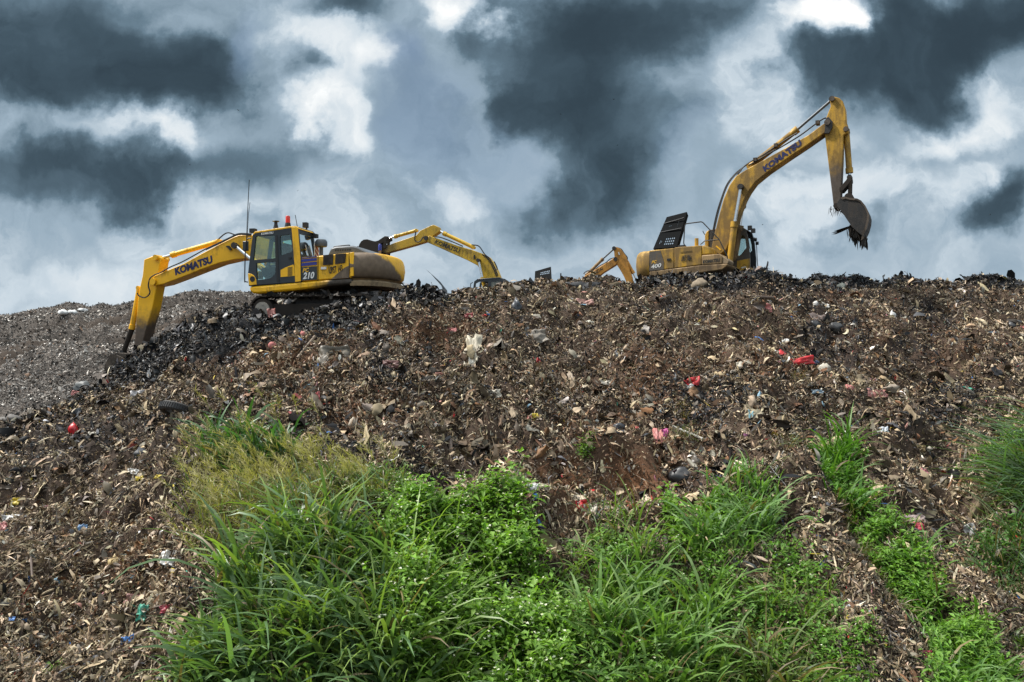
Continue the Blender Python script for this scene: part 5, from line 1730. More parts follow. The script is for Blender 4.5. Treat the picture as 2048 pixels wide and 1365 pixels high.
    pts = c3([(1024, 318), (1046, 615), (1048, 650)]); cylinder_unit(t, 'bucket_cylinder', pts[0], pts[1], pts[2], .10, .05, M['old'])
    n3 = m.zoom3(*k5, -.42); f3 = m.zoom3(*k5, .42)
    pts = n3([(205, 1265), (243, 962), (286, 716)]); cylinder_unit(t, 'boom_cylinder', pts[0], pts[1], pts[2], .115, .055, M['old'])
    pts = f3([(242, 1215), (280, 990), (300, 850)]); cylinder_unit(t, 'boom_cylinder', pts[0], pts[1], pts[2], .115, .055, M['old_dark'])
    # linkage and bucket
    zl = m.zoom(*k5, -.25)
    for y0 in (-.27, .21):
        b = MB(); b.xz(zl([(1035, 640), (1060, 642), (1062, 670), (1000, 742), (978, 745), (975, 722), (1025, 665)]), y0, y0 + .06); b.build('link', M['mud'], t, .01)
    b = MB(); b.xz(zl([(1035, 640), (1062, 640), (1058, 790), (1030, 795)]), -.12, .12); b.build('link', M['mud'], t, .02)
    zk = m.zoom(*k5, -.55)
    bk = zk([(955 + (x - 955) * .94, 780 + (y - 780) * .98) for x, y in [(985, 792), (1010, 782), (1050, 792), (1110, 797), (1140, 812), (1172, 850), (1192, 888), (1200, 918), (1196, 960), (1182, 1010), (1154, 1066), (1112, 1034), (1068, 996), (1025, 935), (990, 885), (962, 858), (958, 830)]])
    bm_ = paint('earth_worn_bucket_steel', (.016, .014, .013), (.055, .047, .041), amt=.5, scale=2.6, rough=.6, metal=.1, chips=.5, chipcol=(.012, .010, .009))
    bucket(t, bk, 1, 10, -.55, .55, (bk[10], zk([(1128, 1088)])[0]), bm_)
    rim = [(p_[0], p_[1]) for p_ in bk[0:11]]; cxb = sum(p_[0] for p_ in bk) / len(bk); czb = sum(p_[1] for p_ in bk) / len(bk)
    rb_ = MB()
    for (p_, q_) in zip(rim[:-1], rim[1:]):
        i_ = [(v[0] + (cxb - v[0]) * .14, v[1] + (czb - v[1]) * .14) for v in (q_, p_)]
        rb_.xz([p_, q_] + i_, -.575, -.552)
    rb_.build('wear_strip', M['brown_steel'], t)
    b = MB(); b.lathe(m.P3(1400 + 1040 / 3.5, 170 + 785 / 3.5, -.3), [(0, 0), (.14, 0), (.14, .6), (0, .6)], 14, (0, 1, 0)); b.build('bucket_ear', M['mud'], t)
    h3 = m.zoom3(*k5, -.2); h4 = m.zoom3(*k5, .1)
    hoses(boom, [h3([(85, 1090), (120, 925), (155, 800), (195, 700), (245, 632), (290, 600)]), h4([(75, 1100), (112, 920), (148, 800), (188, 698), (240, 630), (285, 590), (350, 545)]),
                 h3([(258, 640), (300, 580), (360, 535), (440, 490), (530, 430), (620, 372), (680, 338)]), h3([(460, 492), (560, 440), (700, 355), (790, 288), (840, 252), (875, 234), (900, 242)]),
                 h3([(340, 565), (450, 502), (520, 458)])], .026)
    for x, y in ((822, 265), (530, 425), (385, 525)):
        p = h3([(x, y)])[0]; b = MB(); b.box(p.x - .06, p.x + .06, -.25, .05, p.z - .05, p.z + .07); b.build('hose_clamp', M['brown_steel'], boom)
    b = MB(); b.xz(m.zoom(*k7, -.295)([(355, 600), (380, 588), (480, 672), (460, 700)]), -.30, -.285); b.build('patch_plate', M['yellow'], boom)
    return m, t, k5


# ------------------------------------------------------------------ simpler far machines behind the crest
def far_house(m, t, paint_mat, cab_side, cab=True):
    """default house of a machine mostly hidden by the crest: tracks, skirt, engine house, counterweight"""
    undercarriage(m, t, -2.0, 2.0, .42, 0)
    b = MB(); b.xz([(-1.9, 1.0), (1.5, 1.0), (1.5, 1.18), (-1.9, 1.18)], -1.38, 1.38); body = b.build('body', paint_mat, t, .03)
    b = MB(); b.xz([(-1.9, 1.18), (-.5, 1.18), (-.5, 2.05), (-1.9, 2.1)], -1.37, 1.37); b.build('engine_house', paint_mat, body, .04)
    s = cab_side
    b = MB(); b.xz([(-.5, 1.18), (1.3, 1.18), (1.3, 1.6), (.7, 1.95), (-.5, 1.95)], -s * 1.36, -s * .5); b.build('tank', paint_mat, body, .04)
    counterweight(t, -1.9, 1.0, 2.1, 1.38, .85, paint_mat)
    return body


def excavator_middle():
    m = Machine(-.34, 41.0, E + .6, -.961, .276)
    t = empty('excavator', m.O, m.rz)
    tag(t, 'yellow excavator mostly hidden behind the crest, arm held level over the left machine', 'excavator', 'excavators working on the landfill')
    body = far_house(m, t, M['mid'], 1)
    k = (700, 430, 3.4133)
    nz = (0, 1, 0)
    yn, yf = .2, -.4
    z = m.zoom(*k, yn); z3 = m.zoom3(*k, yn)
    bp = z([(512, 170), (540, 142), (600, 163), (740, 213), (830, 238), (895, 262), (940, 287), (975, 330), (1000, 385), (1022, 440)])
    bl = z([(905, 430), (893, 375), (868, 345), (800, 310), (700, 265), (600, 220), (535, 192)])
    poly = bp + [(-.1, 1.3), (.05, 1.0), (.3, 1.0), (.75, 2.1)] + bl
    b = MB(); b.xz(poly, yn, yf); boom = b.build('boom', M['mid'], t, .025)
    p = z3([(576, 196), (745, 262)]); text_on('KOMATSU', p[0] + Vector((0, .004, 0)), p[1] + Vector((0, .004, 0)), .25, nz, M['letter_dark'], boom, bold=.03, slant=.1)
    zs = m.zoom(*k, .12)
    sp = zs([(612, 112), (600, 82), (570, 68), (545, 76), (480, 108), (452, 140), (380, 165), (300, 192), (235, 222), (215, 250), (235, 264), (330, 238), (440, 207), (520, 182), (545, 160), (585, 132)])
    muds = paint('muddy_worn_stick_paint', (.55, .33, .02), (.10, .07, .03), amt=.3, scale=1.4, mud=(1, 0, -.3, 4.6, 6.4), mudcol=(.04, .032, .026))
    b = MB(); b.xz(sp, .12, -.32); b.build('stick', muds, t, .02)
    pin(t, z([(520, 160)])[0], .28, -.48, .13, M['steel'])
    c3 = m.zoom3(*k, -.1)
    q = c3([(452, 108), (305, 150), (262, 162)]); cylinder_unit(t, 'bucket_cylinder', q[0], q[1], q[2], .10, .055, M['mid'])
    q = c3([(842, 222), (640, 127), (606, 106)]); cylinder_unit(t, 'arm_cylinder', q[0], q[1], q[2], .11, .06, M['mid'])
    q = m.zoom3(*k, .34)([(925, 520), (905, 430), (878, 312)]); cylinder_unit(t, 'boom_cylinder', q[0], q[1], q[2], .12, .07, M['mid'])
    q = [Vector((v.x, -.54, v.z)) for v in q]; cylinder_unit(t, 'boom_cylinder', q[0], q[1], q[2], .12, .07, M['mid'])
    zl = m.zoom(*k, -.1)
    for y0 in (.1, -.36):
        b = MB(); b.xz(zl([(250, 150), (275, 152), (278, 175), (215, 205), (160, 210), (165, 190), (205, 180)]), y0, y0 + .06); b.xz(zl([(250, 160), (268, 160), (260, 235), (240, 235)]), y0 + .07, y0 + .12); b.xz(zl([(222, 175), (236, 172), (232, 235), (215, 238)]), y0 - .06, y0 - .01); b.build('link', M['mud'], t, .01)
    zk = m.zoom(*k, .45)
    bk = zk([(195, 190), (180, 183), (150, 178), (120, 168), (95, 170), (78, 182), (66, 200), (60, 218), (100, 245), (150, 258), (190, 268), (215, 268), (222, 225)])
    bucket(t, bk, 1, 7, .45, -.65, (bk[7], zk([(52, 228)])[0]), M['mud'])
    hs = m.zoom3(*k, .22)
    hoses(boom, [hs([(1010, 415), (985, 355), (955, 300), (920, 270), (880, 215), (830, 205)]), hs([(1000, 420), (975, 360), (945, 305), (905, 270)]), hs([(770, 215), (700, 185), (620, 155), (575, 150)]),
                 hs([(500, 150), (480, 180), (455, 185), (442, 165), (450, 115)]), hs([(995, 380), (1005, 365), (985, 320)])], .035)
    b = MB(); q = hs([(845, 275), (855, 275), (857, 305), (846, 300)]); b.xz([(v.x, v.z) for v in q], .2, .26); b.build('boom_lamp', M['black'], boom)
    # cab
    S = 1.4
    zc = m.zoom(*k, S)
    cab = empty('cab', (0, 0, 0)); cab.parent = t
    low = 1.15
    o = zc([(838, 515), (848, 455), (872, 437), (1020, 427), (1040, 440), (1046, 515)])
    po = [(o[0][0] + .06, low), o[0], o[1], o[2], o[3], o[4], o[5], (o[5][0], low)]
    h1 = zc([(850, 520), (858, 470), (880, 458), (940, 455), (948, 520)]); h2 = zc([(965, 520), (962, 458), (1020, 452), (1036, 470), (1040, 520)])
    lowz = h1[0][1] - .5
    h1 = [(h1[0][0], lowz)] + h1[1:4] + [(h1[4][0], lowz)]; h2 = [(h2[0][0], lowz)] + h2[1:4] + [(h2[4][0], lowz)]
    for y0, y1 in ((S - .06, S), (.36, .42)):
        b = MB(); b.xz(po, y0, y1, [h1, h2]); b.build('side_wall', M['dark'], cab)
    g = MB(); g.xz(h2, S - .03, S - .024); g.build('side_window', plain('dusty_glass', (.16, .17, .14), .2), cab)
    b = MB(); b.xz([o[2], o[3], (o[3][0], o[3][1] - .07), (o[2][0], o[2][1] - .07)], .36, S + .01); b.build('roof', M['dark'], cab, .02)
    xr = o[4][0]
    b = MB(); b.yz([(.36, low), (S, low), (S, o[4][1]), (.36, o[4][1])], xr - .03, xr, [[(.46, o[4][1] - .62), (S - .1, o[4][1] - .62), (S - .1, o[4][1] - .1), (.46, o[4][1] - .1)]]); b.build('rear_wall', M['dark'], cab)
    g = MB(); g.yz([(.46, o[4][1] - .62), (S - .1, o[4][1] - .62), (S - .1, o[4][1] - .1), (.46, o[4][1] - .1)], xr - .02, xr - .014); g.build('rear_window', M['glass'], cab)
    b = MB(); b.xz([(o[5][0] + .4, 1.3), (o[5][0] + .9, 1.3), (o[5][0] + .85, 1.6), (o[5][0] + .55, 2.35), (o[5][0] + .35, 2.35)], .7, 1.1); b.build('seat', M['seat'], cab, .04)
    b = MB(); b.pipe(m.zoom3(*k, S)([(842, 515), (822, 500), (824, 470), (838, 462)]), .025, 5); b.build('mirror_bar', M['black'], cab)
    # raised hood of the same machine
    A = m.P3(1069, 566, -.2); B = m.P3(1103, 566, -.2); C = m.P3(1101, 534, -.2); D = m.P3(1070, 543, -.2)
    sl = [(.36 + i * .1, .43 + i * .1, .72, .79) for i in range(6)] + [(.33 + i * .1, .40 + i * .1, .60, .67) for i in range(6)]
    slab_with_slots(t, 'engine_hood', A, B, C, D, .1, sl, M['black'], inward=-1)
    b = MB(); b.pipe([m.P3(1121, 568, -.2), m.P3(1121.5, 547, -.2)], .04, 5); b.build('exhaust', M['black'], t)


def excavator_far():
    m = Machine(2.0, 48.0, E + .35, .966, -.259)
    t = empty('excavator', m.O, m.rz)
    tag(t, 'faded orange excavator behind the crest, only its bent arm showing', 'excavator', 'excavators working on the landfill')
    far_house(m, t, M['orange'], 1)
    cab = MB(); cab.xz([(-.4, 1.18), (1.35, 1.18), (1.45, 1.9), (1.15, 2.8), (-.3, 2.8), (-.4, 2.0)], .4, 1.4, [[(-.2, 2.0), (1.2, 2.0), (1.0, 2.65), (-.15, 2.65)]]); cab.build('cab', M['dark'], t)
    k = (1050, 480, 8.5333)
    yn, yf = -.27, .27
    nz = (0, -1, 0)
    z = m.zoom(*k, yn); z3 = m.zoom3(*k, yn)
    up = z([(1040, 600), (1150, 540), (1300, 445), (1440, 362), (1520, 305), (1580, 318), (1585, 380)]); lo = z([(1545, 430), (1450, 490), (1330, 565), (1230, 650), (1100, 690)])
    poly = up + lo + [(.6, 1.5), (.2, 1.0), (-.1, 1.1), (.0, 1.5), (.5, 2.0)]
    b = MB(); b.xz(poly, yn, yf); boom = b.build('boom', M['orange'], t, .025)
    p = z3([(1100, 655), (1338, 510)]); text_on('HYUNDAI', p[0] + Vector((0, -.004, 0)), p[1] + Vector((0, -.004, 0)), .21, nz, M['letter_dark'], boom, bold=.015, slant=.05)
    zs = m.zoom(*k, -.22)
    sp = zs([(1500, 160), (1510, 128), (1540, 118), (1630, 155), (1680, 215), (1740, 300), (1745, 380), (1830, 640), (1860, 800), (1760, 800), (1690, 630), (1640, 540), (1570, 430), (1530, 340), (1520, 200)])
    b = MB(); b.xz(sp, -.22, .22); st = b.build('stick', M['orange'], t, .02)
    b = MB(); b.xz(zs([(1585, 212), (1605, 205), (1622, 255), (1602, 262)]), -.235, -.21); b.build('sticker', M['white'], st)
    c3 = m.zoom3(*k, 0)
    q = c3([(1050, 600), (1330, 325), (1512, 160)]); cylinder_unit(t, 'arm_cylinder', q[0], q[1], q[2], .10, .055, M['old_dark'], rod='dull_rod')
    q = c3([(1715, 320), (1850, 570), (1900, 680)]); cylinder_unit(t, 'bucket_cylinder', q[0], q[1], q[2], .10, .06, M['orange'])
    pin(t, z([(1545, 330)])[0], -.34, .34, .13, M['steel'])
    pin(t, zs([(1520, 145)])[0], -.3, .3, .12, M['steel'])
    hs = m.zoom3(*k, -.15)
    hoses(boom, [hs([(1000, 585), (1030, 550), (1080, 530), (1150, 535), (1280, 445), (1380, 390), (1450, 330), (1520, 310)]), hs([(1640, 460), (1680, 420), (1720, 365), (1750, 370)]), hs([(1560, 130), (1640, 160), (1690, 230), (1745, 300), (1740, 340)])], .035)
    bk = [(p_[0] + x, p_[1] + y) for p_ in [zs([(1800, 800)])[0]] for x, y in ((0, .1), (.35, 0), (.6, -.4), (.5, -.9), (.1, -1.2), (-.3, -1.2), (-.2, -.6))]
    bucket(t, bk, 0, 5, -.5, .5, None, M['mud'])


mL, tL = excavator_left()
mR, tR, KR = excavator_right()
excavator_middle()
excavator_far()
# ------------------------------------------------------------------ single pieces of rubbish one can point at
_mc = {}


def item_mat(c, rough=.45):
    k = (c, rough)
    if k not in _mc:
        m, t, b = principled('rubbish_surface')
        tc = t.n('ShaderNodeTexCoord')
        n = t.noise(tc.outputs['Object'], 9, 6, .65)
        t.l(t.mix(t.maprange(n.outputs[0], .3, .75, 0, 1), tuple(c), tuple(x * .5 + y * .12 for x, y in zip(c, (.12, .09, .07)))), b.inputs['Base Color'])
        b.inputs['Roughness'].default_value = rough
        _mc[k] = m
    return _mc[k]


def bag_mesh(w, h, dpt, seed, sub=3, amp=.35, knot=False):
    bm = bmesh.new()
    bmesh.ops.create_icosphere(bm, subdivisions=sub, radius=.5)
    co = np.array([v.co[:] for v in bm.verts])
    n = fbm(co[:, 0] * 2.6 + co[:, 2] * 1.7, co[:, 1] * 2.6 - co[:, 2] * 2.1, 3, seed)
    n2 = np.abs(fbm(co[:, 0] * 6 + co[:, 1] * 3, co[:, 2] * 6 - co[:, 1] * 2, 2, seed + 9))
    k = 1 + amp * 1.6 * n - .30 * n2
    co = co * k[:, None] * (1 + .16 * fbm(co[:, 0] * 9 + co[:, 1] * 4, co[:, 2] * 9, 2, seed + 3))[:, None]
    if knot:
        tz = np.clip((co[:, 2] - .25) / .3, 0, 1)
        co[:, 0] *= 1 - .65 * tz; co[:, 1] *= 1 - .65 * tz; co[:, 2] += .18 * tz
    for v, c in zip(bm.verts, co):
        v.co = (c[0] * w, c[1] * dpt, c[2] * h)
    for f in bm.faces: f.smooth = True
    me = bpy.data.meshes.new('bag'); bm.to_mesh(me); bm.free()
    return me


def rag_mesh(w, h, seed, fold=.22, nx=16, ny=12):
    r = np.random.default_rng(seed)
    u, v = np.meshgrid(np.linspace(-.5, .5, nx), np.linspace(-.5, .5, ny))
    e = 1 + .35 * fbm(u * 3, v * 3, 2, seed)
    edge = 1 + .25 * vnoise(np.arctan2(v, u) * 2.2 + 9, 0 * u, seed + 2)
    x = u * w * edge * e; y = v * h * edge * e
    s = min(w, h)
    z = fold * s * (2.2 * fbm(u * 3.3 + seed, v * 2.2, 3, seed + 4) + .9 * np.abs(fbm(u * 6, v * 3.5, 2, seed + 6)))
    me = bpy.data.meshes.new('rag')
    co = np.stack([x.ravel(), y.ravel(), z.ravel()], 1)
    fc = grid_faces(ny, nx)
    me.from_pydata(co.tolist(), [], fc.tolist())
    me.polygons.foreach_set('use_smooth', [True] * len(me.polygons))
    return me


def put(name, me, mat, px, py, lift, rot, label, cat, group=None, solid=0.0):
    me.name = name
    me.materials.append(mat)
    o = bpy.data.objects.new(name, me)
    g = ground(px, py)
    o.location = (g[0], g[1], g[2] + lift)
    o.rotation_euler = rot
    col.objects.link(o)
    tag(o, label, cat, group)
    if solid:
        md = o.modifiers.new('thickness', 'SOLIDIFY'); md.thickness = solid; md.offset = 0
    return o


RED = (.55, .015, .02); DRED = (.28, .03, .03); PINK = (.50, .17, .15); WHT = (.62, .60, .56); CRM = (.50, .45, .36); BEI = (.42, .35, .27)
BLK = (.013, .014, .016); BLU = (.07, .20, .48); YLW = (.60, .45, .03); TEAL = (.06, .36, .24); BRN = (.10, .06, .04); GRY = (.20, .20, .20); MAG = (.45, .05, .22)
SLOPE = math.radians(62)


def build_items():
    sd = 200
    #   kind, px, py, width px, height px, colour, name, category, label
    L = [
        ('bag', 148, 862, 18, 22, RED, 'plastic_bag', 'plastic bag', 'bright red plastic bag on the lower left slope'),
        ('bag', 1562, 703, 25, 17, RED, 'plastic_bag', 'plastic bag', 'round glossy red plastic bag high on the right slope'),
        ('rag', 1606, 728, 40, 14, RED, 'plastic_bag', 'plastic bag', 'flattened red plastic bag with a dark blue end above the dead straw'),
        ('bag', 1632, 727, 12, 9, (.02, .04, .10), 'plastic_bag', 'plastic bag', 'dark blue plastic scrap beside the flattened red bag'),
        ('bag', 968, 651, 9, 8, RED, 'plastic_scrap', 'plastic scrap', 'small scarlet plastic ball on the dark upper slope'),
        ('rag', 935, 652, 20, 9, DRED, 'plastic_scrap', 'plastic scrap', 'crumpled red wrapper beside the small scarlet ball'),
        ('rag', 900, 664, 22, 8, PINK, 'plastic_scrap', 'plastic scrap', 'pinkish wrapper left of the crumpled red wrapper'),
        ('rag', 1075, 706, 13, 22, RED, 'plastic_bag', 'plastic bag', 'hook-shaped red plastic strip right of the long pale sheet'),
        ('bag', 545, 693, 13, 12, PINK, 'plastic_scrap', 'plastic scrap', 'reddish scrap on the black heap in front of the left tracks'),
        ('bag', 606, 691, 9, 13, PINK, 'plastic_scrap', 'plastic scrap', 'upright pink scrap on the black heap'),
        ('rag', 632, 795, 14, 22, DRED, 'plastic_scrap', 'plastic scrap', 'tilted dark red rag above the uppermost grass clump'),
        ('rag', 1274, 842, 9, 16, RED, 'plastic_scrap', 'plastic scrap', 'small pointed red scrap at mid slope above the pink strip'),
        ('rag', 1317, 876, 17, 38, PINK, 'cloth_strip', 'cloth', 'long salmon-pink cloth strip hanging down the slope'),
        ('rag', 1331, 866, 12, 16, MAG, 'plastic_scrap', 'plastic scrap', 'magenta scrap touching the salmon-pink strip'),
        ('rag', 1383, 763, 26, 14, RED, 'food_wrapper', 'wrapper', 'red and white wrapper lying in the dark refuse'),
        ('rag', 1378, 768, 16, 8, WHT, 'plastic_scrap', 'plastic scrap', 'white film under the red and white wrapper'),
        ('rag', 1528, 627, 26, 14, PINK, 'plastic_bag', 'plastic bag', 'pale red plastic bag near the crest below the right machine'),
        ('rag', 1173, 618, 28, 12, (.42, .22, .18), 'plastic_bag', 'plastic bag', 'dusty pink bag near the crest above the pile centre'),
        ('rag', 780, 737, 30, 12, (.16, .06, .05), 'rag', 'rag', 'brownish red rag in the middle of the slope'),
        ('rag', 885, 755, 26, 11, (.30, .11, .08), 'rag', 'rag', 'rust-coloured rag beside a grey folded sheet'),
        ('rag', 860, 766, 44, 14, (.22, .19, .16), 'plastic_sheet', 'plastic sheet', 'grey folded plastic sheet beside the rust-coloured rag'),
        ('rag', 1164, 1048, 22, 14, RED, 'plastic_bag', 'plastic bag', 'red plastic loops among refuse just above the undergrowth'),
        ('rag', 1180, 1052, 30, 20, CRM, 'cloth', 'cloth', 'cream cloth under the red plastic loops'),
        ('rag', 1268, 1052, 26, 10, (.45, .12, .06), 'plastic_scrap', 'plastic scrap', 'orange-red scrap at the top edge of the undergrowth'),
        ('rag', 335, 1256, 28, 14, (.30, .02, .04), 'plastic_bag', 'plastic bag', 'crimson plastic bag at the left edge of the tall grass'),
        ('rag', 284, 1262, 18, 26, TEAL, 'food_wrapper', 'wrapper', 'square turquoise wrapper at the lower left'),
        ('rag', 318, 1276, 36, 14, (.40, .33, .22), 'cardboard', 'cardboard', 'strip of cardboard beside the turquoise wrapper'),
        ('rag', 255, 1318, 20, 22, BLU, 'food_wrapper', 'wrapper', 'blue and silver wrapper near the bottom left'),
        ('rag', 268, 1226, 30, 20, (.34, .16, .14), 'plastic_bag', 'plastic bag', 'washed-out pink bag with a blue corner, lower left'),
        ('rag', 344, 1132, 16, 24, YLW, 'food_wrapper', 'wrapper', 'bright yellow wrapper on white film left of the grass'),
        ('rag', 338, 1112, 30, 24, WHT, 'plastic_sheet', 'plastic sheet', 'crumpled white film behind the bright yellow wrapper'),
        ('bag', 228, 1130, 30, 24, (.45, .33, .15), 'plastic_bag', 'plastic bag', 'round bag printed in orange and beige on the lower left slope'),
        ('bag', 249, 1131, 8, 9, YLW, 'plastic_scrap', 'plastic scrap', 'tiny yellow tub right of the orange and beige bag'),
        ('rag', 30, 974, 20, 12, YLW, 'food_wrapper', 'wrapper', 'yellow wrapper at the far left edge of the slope'),
        ('rag', 265, 970, 26, 9, WHT, 'food_wrapper', 'wrapper', 'white tray lid on the left slope'),
        ('rag', 279, 979, 13, 8, YLW, 'plastic_scrap', 'plastic scrap', 'yellow scrap tucked under the white tray lid'),
        ('rag', 316, 985, 12, 7, YLW, 'plastic_scrap', 'plastic scrap', 'second yellow scrap right of the white tray lid'),
        ('rag', 167, 1081, 16, 15, (.10, .20, .34), 'plastic_scrap', 'plastic scrap', 'faded blue plastic piece on the left slope'),
        ('rag', 22, 1258, 16, 9, BLU, 'plastic_scrap', 'plastic scrap', 'bright blue scrap near the bottom left corner'),
        ('rag', 20, 1016, 32, 16, (.58, .57, .55), 'plastic_bag', 'plastic bag', 'whitish torn bag at the left edge'),
        ('rag', 8, 1050, 18, 16, (.42, .14, .13), 'plastic_bag', 'plastic bag', 'pink torn bag at the left edge below the whitish one'),
        ('bag', 400, 781, 26, 18, WHT, 'plastic_bag', 'plastic bag', 'crumpled white bag right of the half buried tyre'),
        ('rag', 280, 793, 30, 14, (.45, .43, .43), 'plastic_sheet', 'plastic sheet', 'strip of silvery film left of the tyre'),
        ('rag', 150, 799, 12, 10, (.48, .17, .15), 'plastic_scrap', 'plastic scrap', 'small coral scrap at the foot of the black ridge'),
        ('rag', 62, 801, 10, 26, BEI, 'cloth', 'cloth', 'upright beige cloth below the grey hill'),
        ('rag', 188, 868, 24, 18, CRM, 'plastic_scrap', 'plastic scrap', 'pair of cream plates right of the bright red bag'),
        ('bag', 708, 813, 19, 22, BEI, 'plastic_tub', 'plastic tub', 'round pale tub standing out at mid slope'),
        ('rag', 665, 731, 60, 40, (.13, .11, .08), 'cloth_bundle', 'cloth', 'olive-brown cloth bundle on the upper slope'),
        ('rag', 946, 716, 28, 62, (.42, .37, .27), 'plastic_sheet', 'plastic sheet', 'long dirty cream sheet trailing down the middle of the slope'),
        ('rag', 948, 702, 8, 10, YLW, 'plastic_scrap', 'plastic scrap', 'yellow tag on the long cream sheet'),
        ('bag', 1034, 632, 24, 26, (.045, .052, .065), 'plastic_bag', 'plastic bag', 'bluish black bin bag on the upper slope'),
        ('rag', 1066, 672, 50, 24, (.22, .19, .15), 'rag', 'rag', 'draped taupe rag right of the black bin bag'),
        ('bag', 1365, 921, 56, 34, BLK, 'bin_bag', 'bin bag', 'large black bin bag above the upright grass clump'),
        ('bag', 1392, 915, 24, 30, (.13, .11, .09), 'bin_bag', 'bin bag', 'grey-brown bulging bag against the large black bin bag'),
        ('bag', 1236, 896, 24, 15, (.02, .022, .03), 'bin_bag', 'bin bag', 'small black bag on the brown soil patch'),
        ('bag', 1632, 648, 24, 24, BLK, 'bin_bag', 'bin bag', 'glossy black bag below the crest at the right'),
        ('bag', 1670, 655, 26, 20, (.03, .03, .03), 'bin_bag', 'bin bag', 'dull black bag right of the glossy black one'),
        ('bag', 1786, 648, 13, 17, WHT, 'plastic_bag', 'plastic bag', 'knotted white bag standing out on the right slope'),
        ('bag', 1633, 618, 12, 10, WHT, 'plastic_bag', 'plastic bag', 'small white bag close under the right crest'),
        ('rag', 1652, 609, 12, 10, WHT, 'plastic_bag', 'plastic bag', 'white film scrap right of the small white bag'),
        ('rag', 1571, 674, 14, 20, WHT, 'plastic_bag', 'plastic bag', 'standing white film right above the round red bag'),
        ('bag', 1650, 757, 24, 18, CRM, 'plastic_bag', 'plastic bag', 'cream plastic tub bag below the flattened red bag'),
        ('rag', 1690, 772, 18, 9, (.50, .56, .64), 'food_wrapper', 'wrapper', 'white and blue carton right of the cream tub bag'),
        ('rag', 1633, 770, 28, 15, (.34, .24, .12), 'cardboard', 'cardboard', 'ochre cardboard piece left of the white and blue carton'),
        ('rag', 1490, 718, 30, 15, CRM, 'plastic_sheet', 'plastic sheet', 'crumpled cream film at mid slope left of the dead straw'),
        ('rag', 1216, 758, 26, 9, CRM, 'plastic_scrap', 'plastic scrap', 'flat cream scrap on the central slope'),
        ('rag', 1745, 777, 12, 8, MAG, 'plastic_scrap', 'plastic scrap', 'bright pink scrap on the right slope'),
        ('bag', 1700, 802, 18, 12, PINK, 'plastic_bag', 'plastic bag', 'salmon bag on the brown right slope'),
        ('rag', 1755, 808, 34, 14, (.32, .12, .10), 'plastic_bag', 'plastic bag', 'torn brick-red bag right of the salmon bag'),
        ('rag', 1635, 802, 20, 8, (.10, .15, .19), 'plastic_scrap', 'plastic scrap', 'slate-blue scrap left of the salmon bag'),
        ('rag', 1851, 929, 13, 26, (.50, .16, .19), 'cloth_strip', 'cloth', 'pink strip hanging on the right slope above the bare gully'),
        ('rag', 1840, 1035, 22, 16, (.45, .05, .07), 'plastic_bag', 'plastic bag', 'red scrap under a pale bag right of the gully strip'),
        ('rag', 1832, 1016, 34, 13, (.50, .38, .35), 'plastic_bag', 'plastic bag', 'pale pinkish bag right of the gully strip'),
        ('bag', 1635, 1009, 18, 12, (.38, .13, .11), 'plastic_bag', 'plastic bag', 'dull red lump left of the gully strip'),
        ('rag', 1768, 862, 13, 10, (.55, .58, .62), 'plastic_scrap', 'plastic scrap', 'pale blue and white carton on the right slope'),
        ('rag', 1502, 864, 10, 13, (.25, .48, .55), 'plastic_scrap', 'plastic scrap', 'sky-blue scrap above the upright grass clump'),
        ('rag', 1492, 885, 9, 9, (.40, .12, .28), 'plastic_scrap', 'plastic scrap', 'violet scrap under the sky-blue one'),
        ('rag', 1189, 876, 10, 15, (.30, .50, .58), 'plastic_scrap', 'plastic scrap', 'light blue strip left of the small black bag'),
        ('rag', 1239, 1018, 5, 14, (.30, .58, .68), 'plastic_scrap', 'plastic scrap', 'turquoise slip at the foot of the brown soil patch'),
        ('rag', 1065, 1037, 24, 18, (.50, .50, .49), 'plastic_sheet', 'plastic sheet', 'clear plastic sheet at the top edge of the flowering weeds'),
        ('rag', 1090, 1036, 24, 13, (.48, .42, .28), 'cardboard', 'cardboard', 'cream carton beside the clear plastic sheet'),
        ('rag', 1070, 868, 12, 16, YLW, 'food_wrapper', 'wrapper', 'yellow wrapper at mid slope'),
        ('rag', 1062, 852, 16, 6, (.35, .06, .05), 'plastic_scrap', 'plastic scrap', 'thin red strip above the yellow wrapper at mid slope'),
        ('rag', 990, 806, 24, 16, CRM, 'plastic_scrap', 'plastic scrap', 'cream card piece right of the wooden stick'),
        ('rag', 1940, 1003, 20, 18, (.46, .44, .42), 'plastic_bag', 'plastic bag', 'greyish white bag at the foot of the right grass clump'),
        ('rag', 1840, 868, 18, 13, (.24, .16, .06), 'cardboard', 'cardboard', 'curved ochre peel on the right slope'),
        ('bag', 1858, 866, 12, 9, CRM, 'plastic_tub', 'plastic tub', 'small cream tub right of the ochre peel'),
        ('rag', 1855, 1340, 18, 15, (.30, .03, .05), 'plastic_scrap', 'plastic scrap', 'dark red scrap at the bottom right in the bare gully'),
        ('bag', 1400, 568, 30, 20, (.27, .21, .14), 'sack', 'sack', 'pale bulging sack on the crest before the right machine'),
        ('bag', 1331, 570, 17, 15, (.25, .20, .14), 'sack', 'sack', 'smaller pale sack left of the bulging one on the crest'),
        ('bag', 2030, 660, 36, 20, (.05, .052, .055), 'bin_bag', 'bin bag', 'dark torn bag at the right edge below the crest'),
        ('rag', 1170, 580, 60, 18, (.03, .03, .032), 'plastic_sheet', 'plastic sheet', 'black plastic sheet on the crest in front of the orange arm'),
        ('rag', 545, 632, 14, 30, (.30, .09, .07), 'rag', 'rag', 'faded red rag caught against the near track of the left machine'),
        ('bag', 20, 832, 40, 18, (.13, .12, .11), 'cloth_bundle', 'cloth', 'grey bundle at the left edge under the grey hill'),
    ]
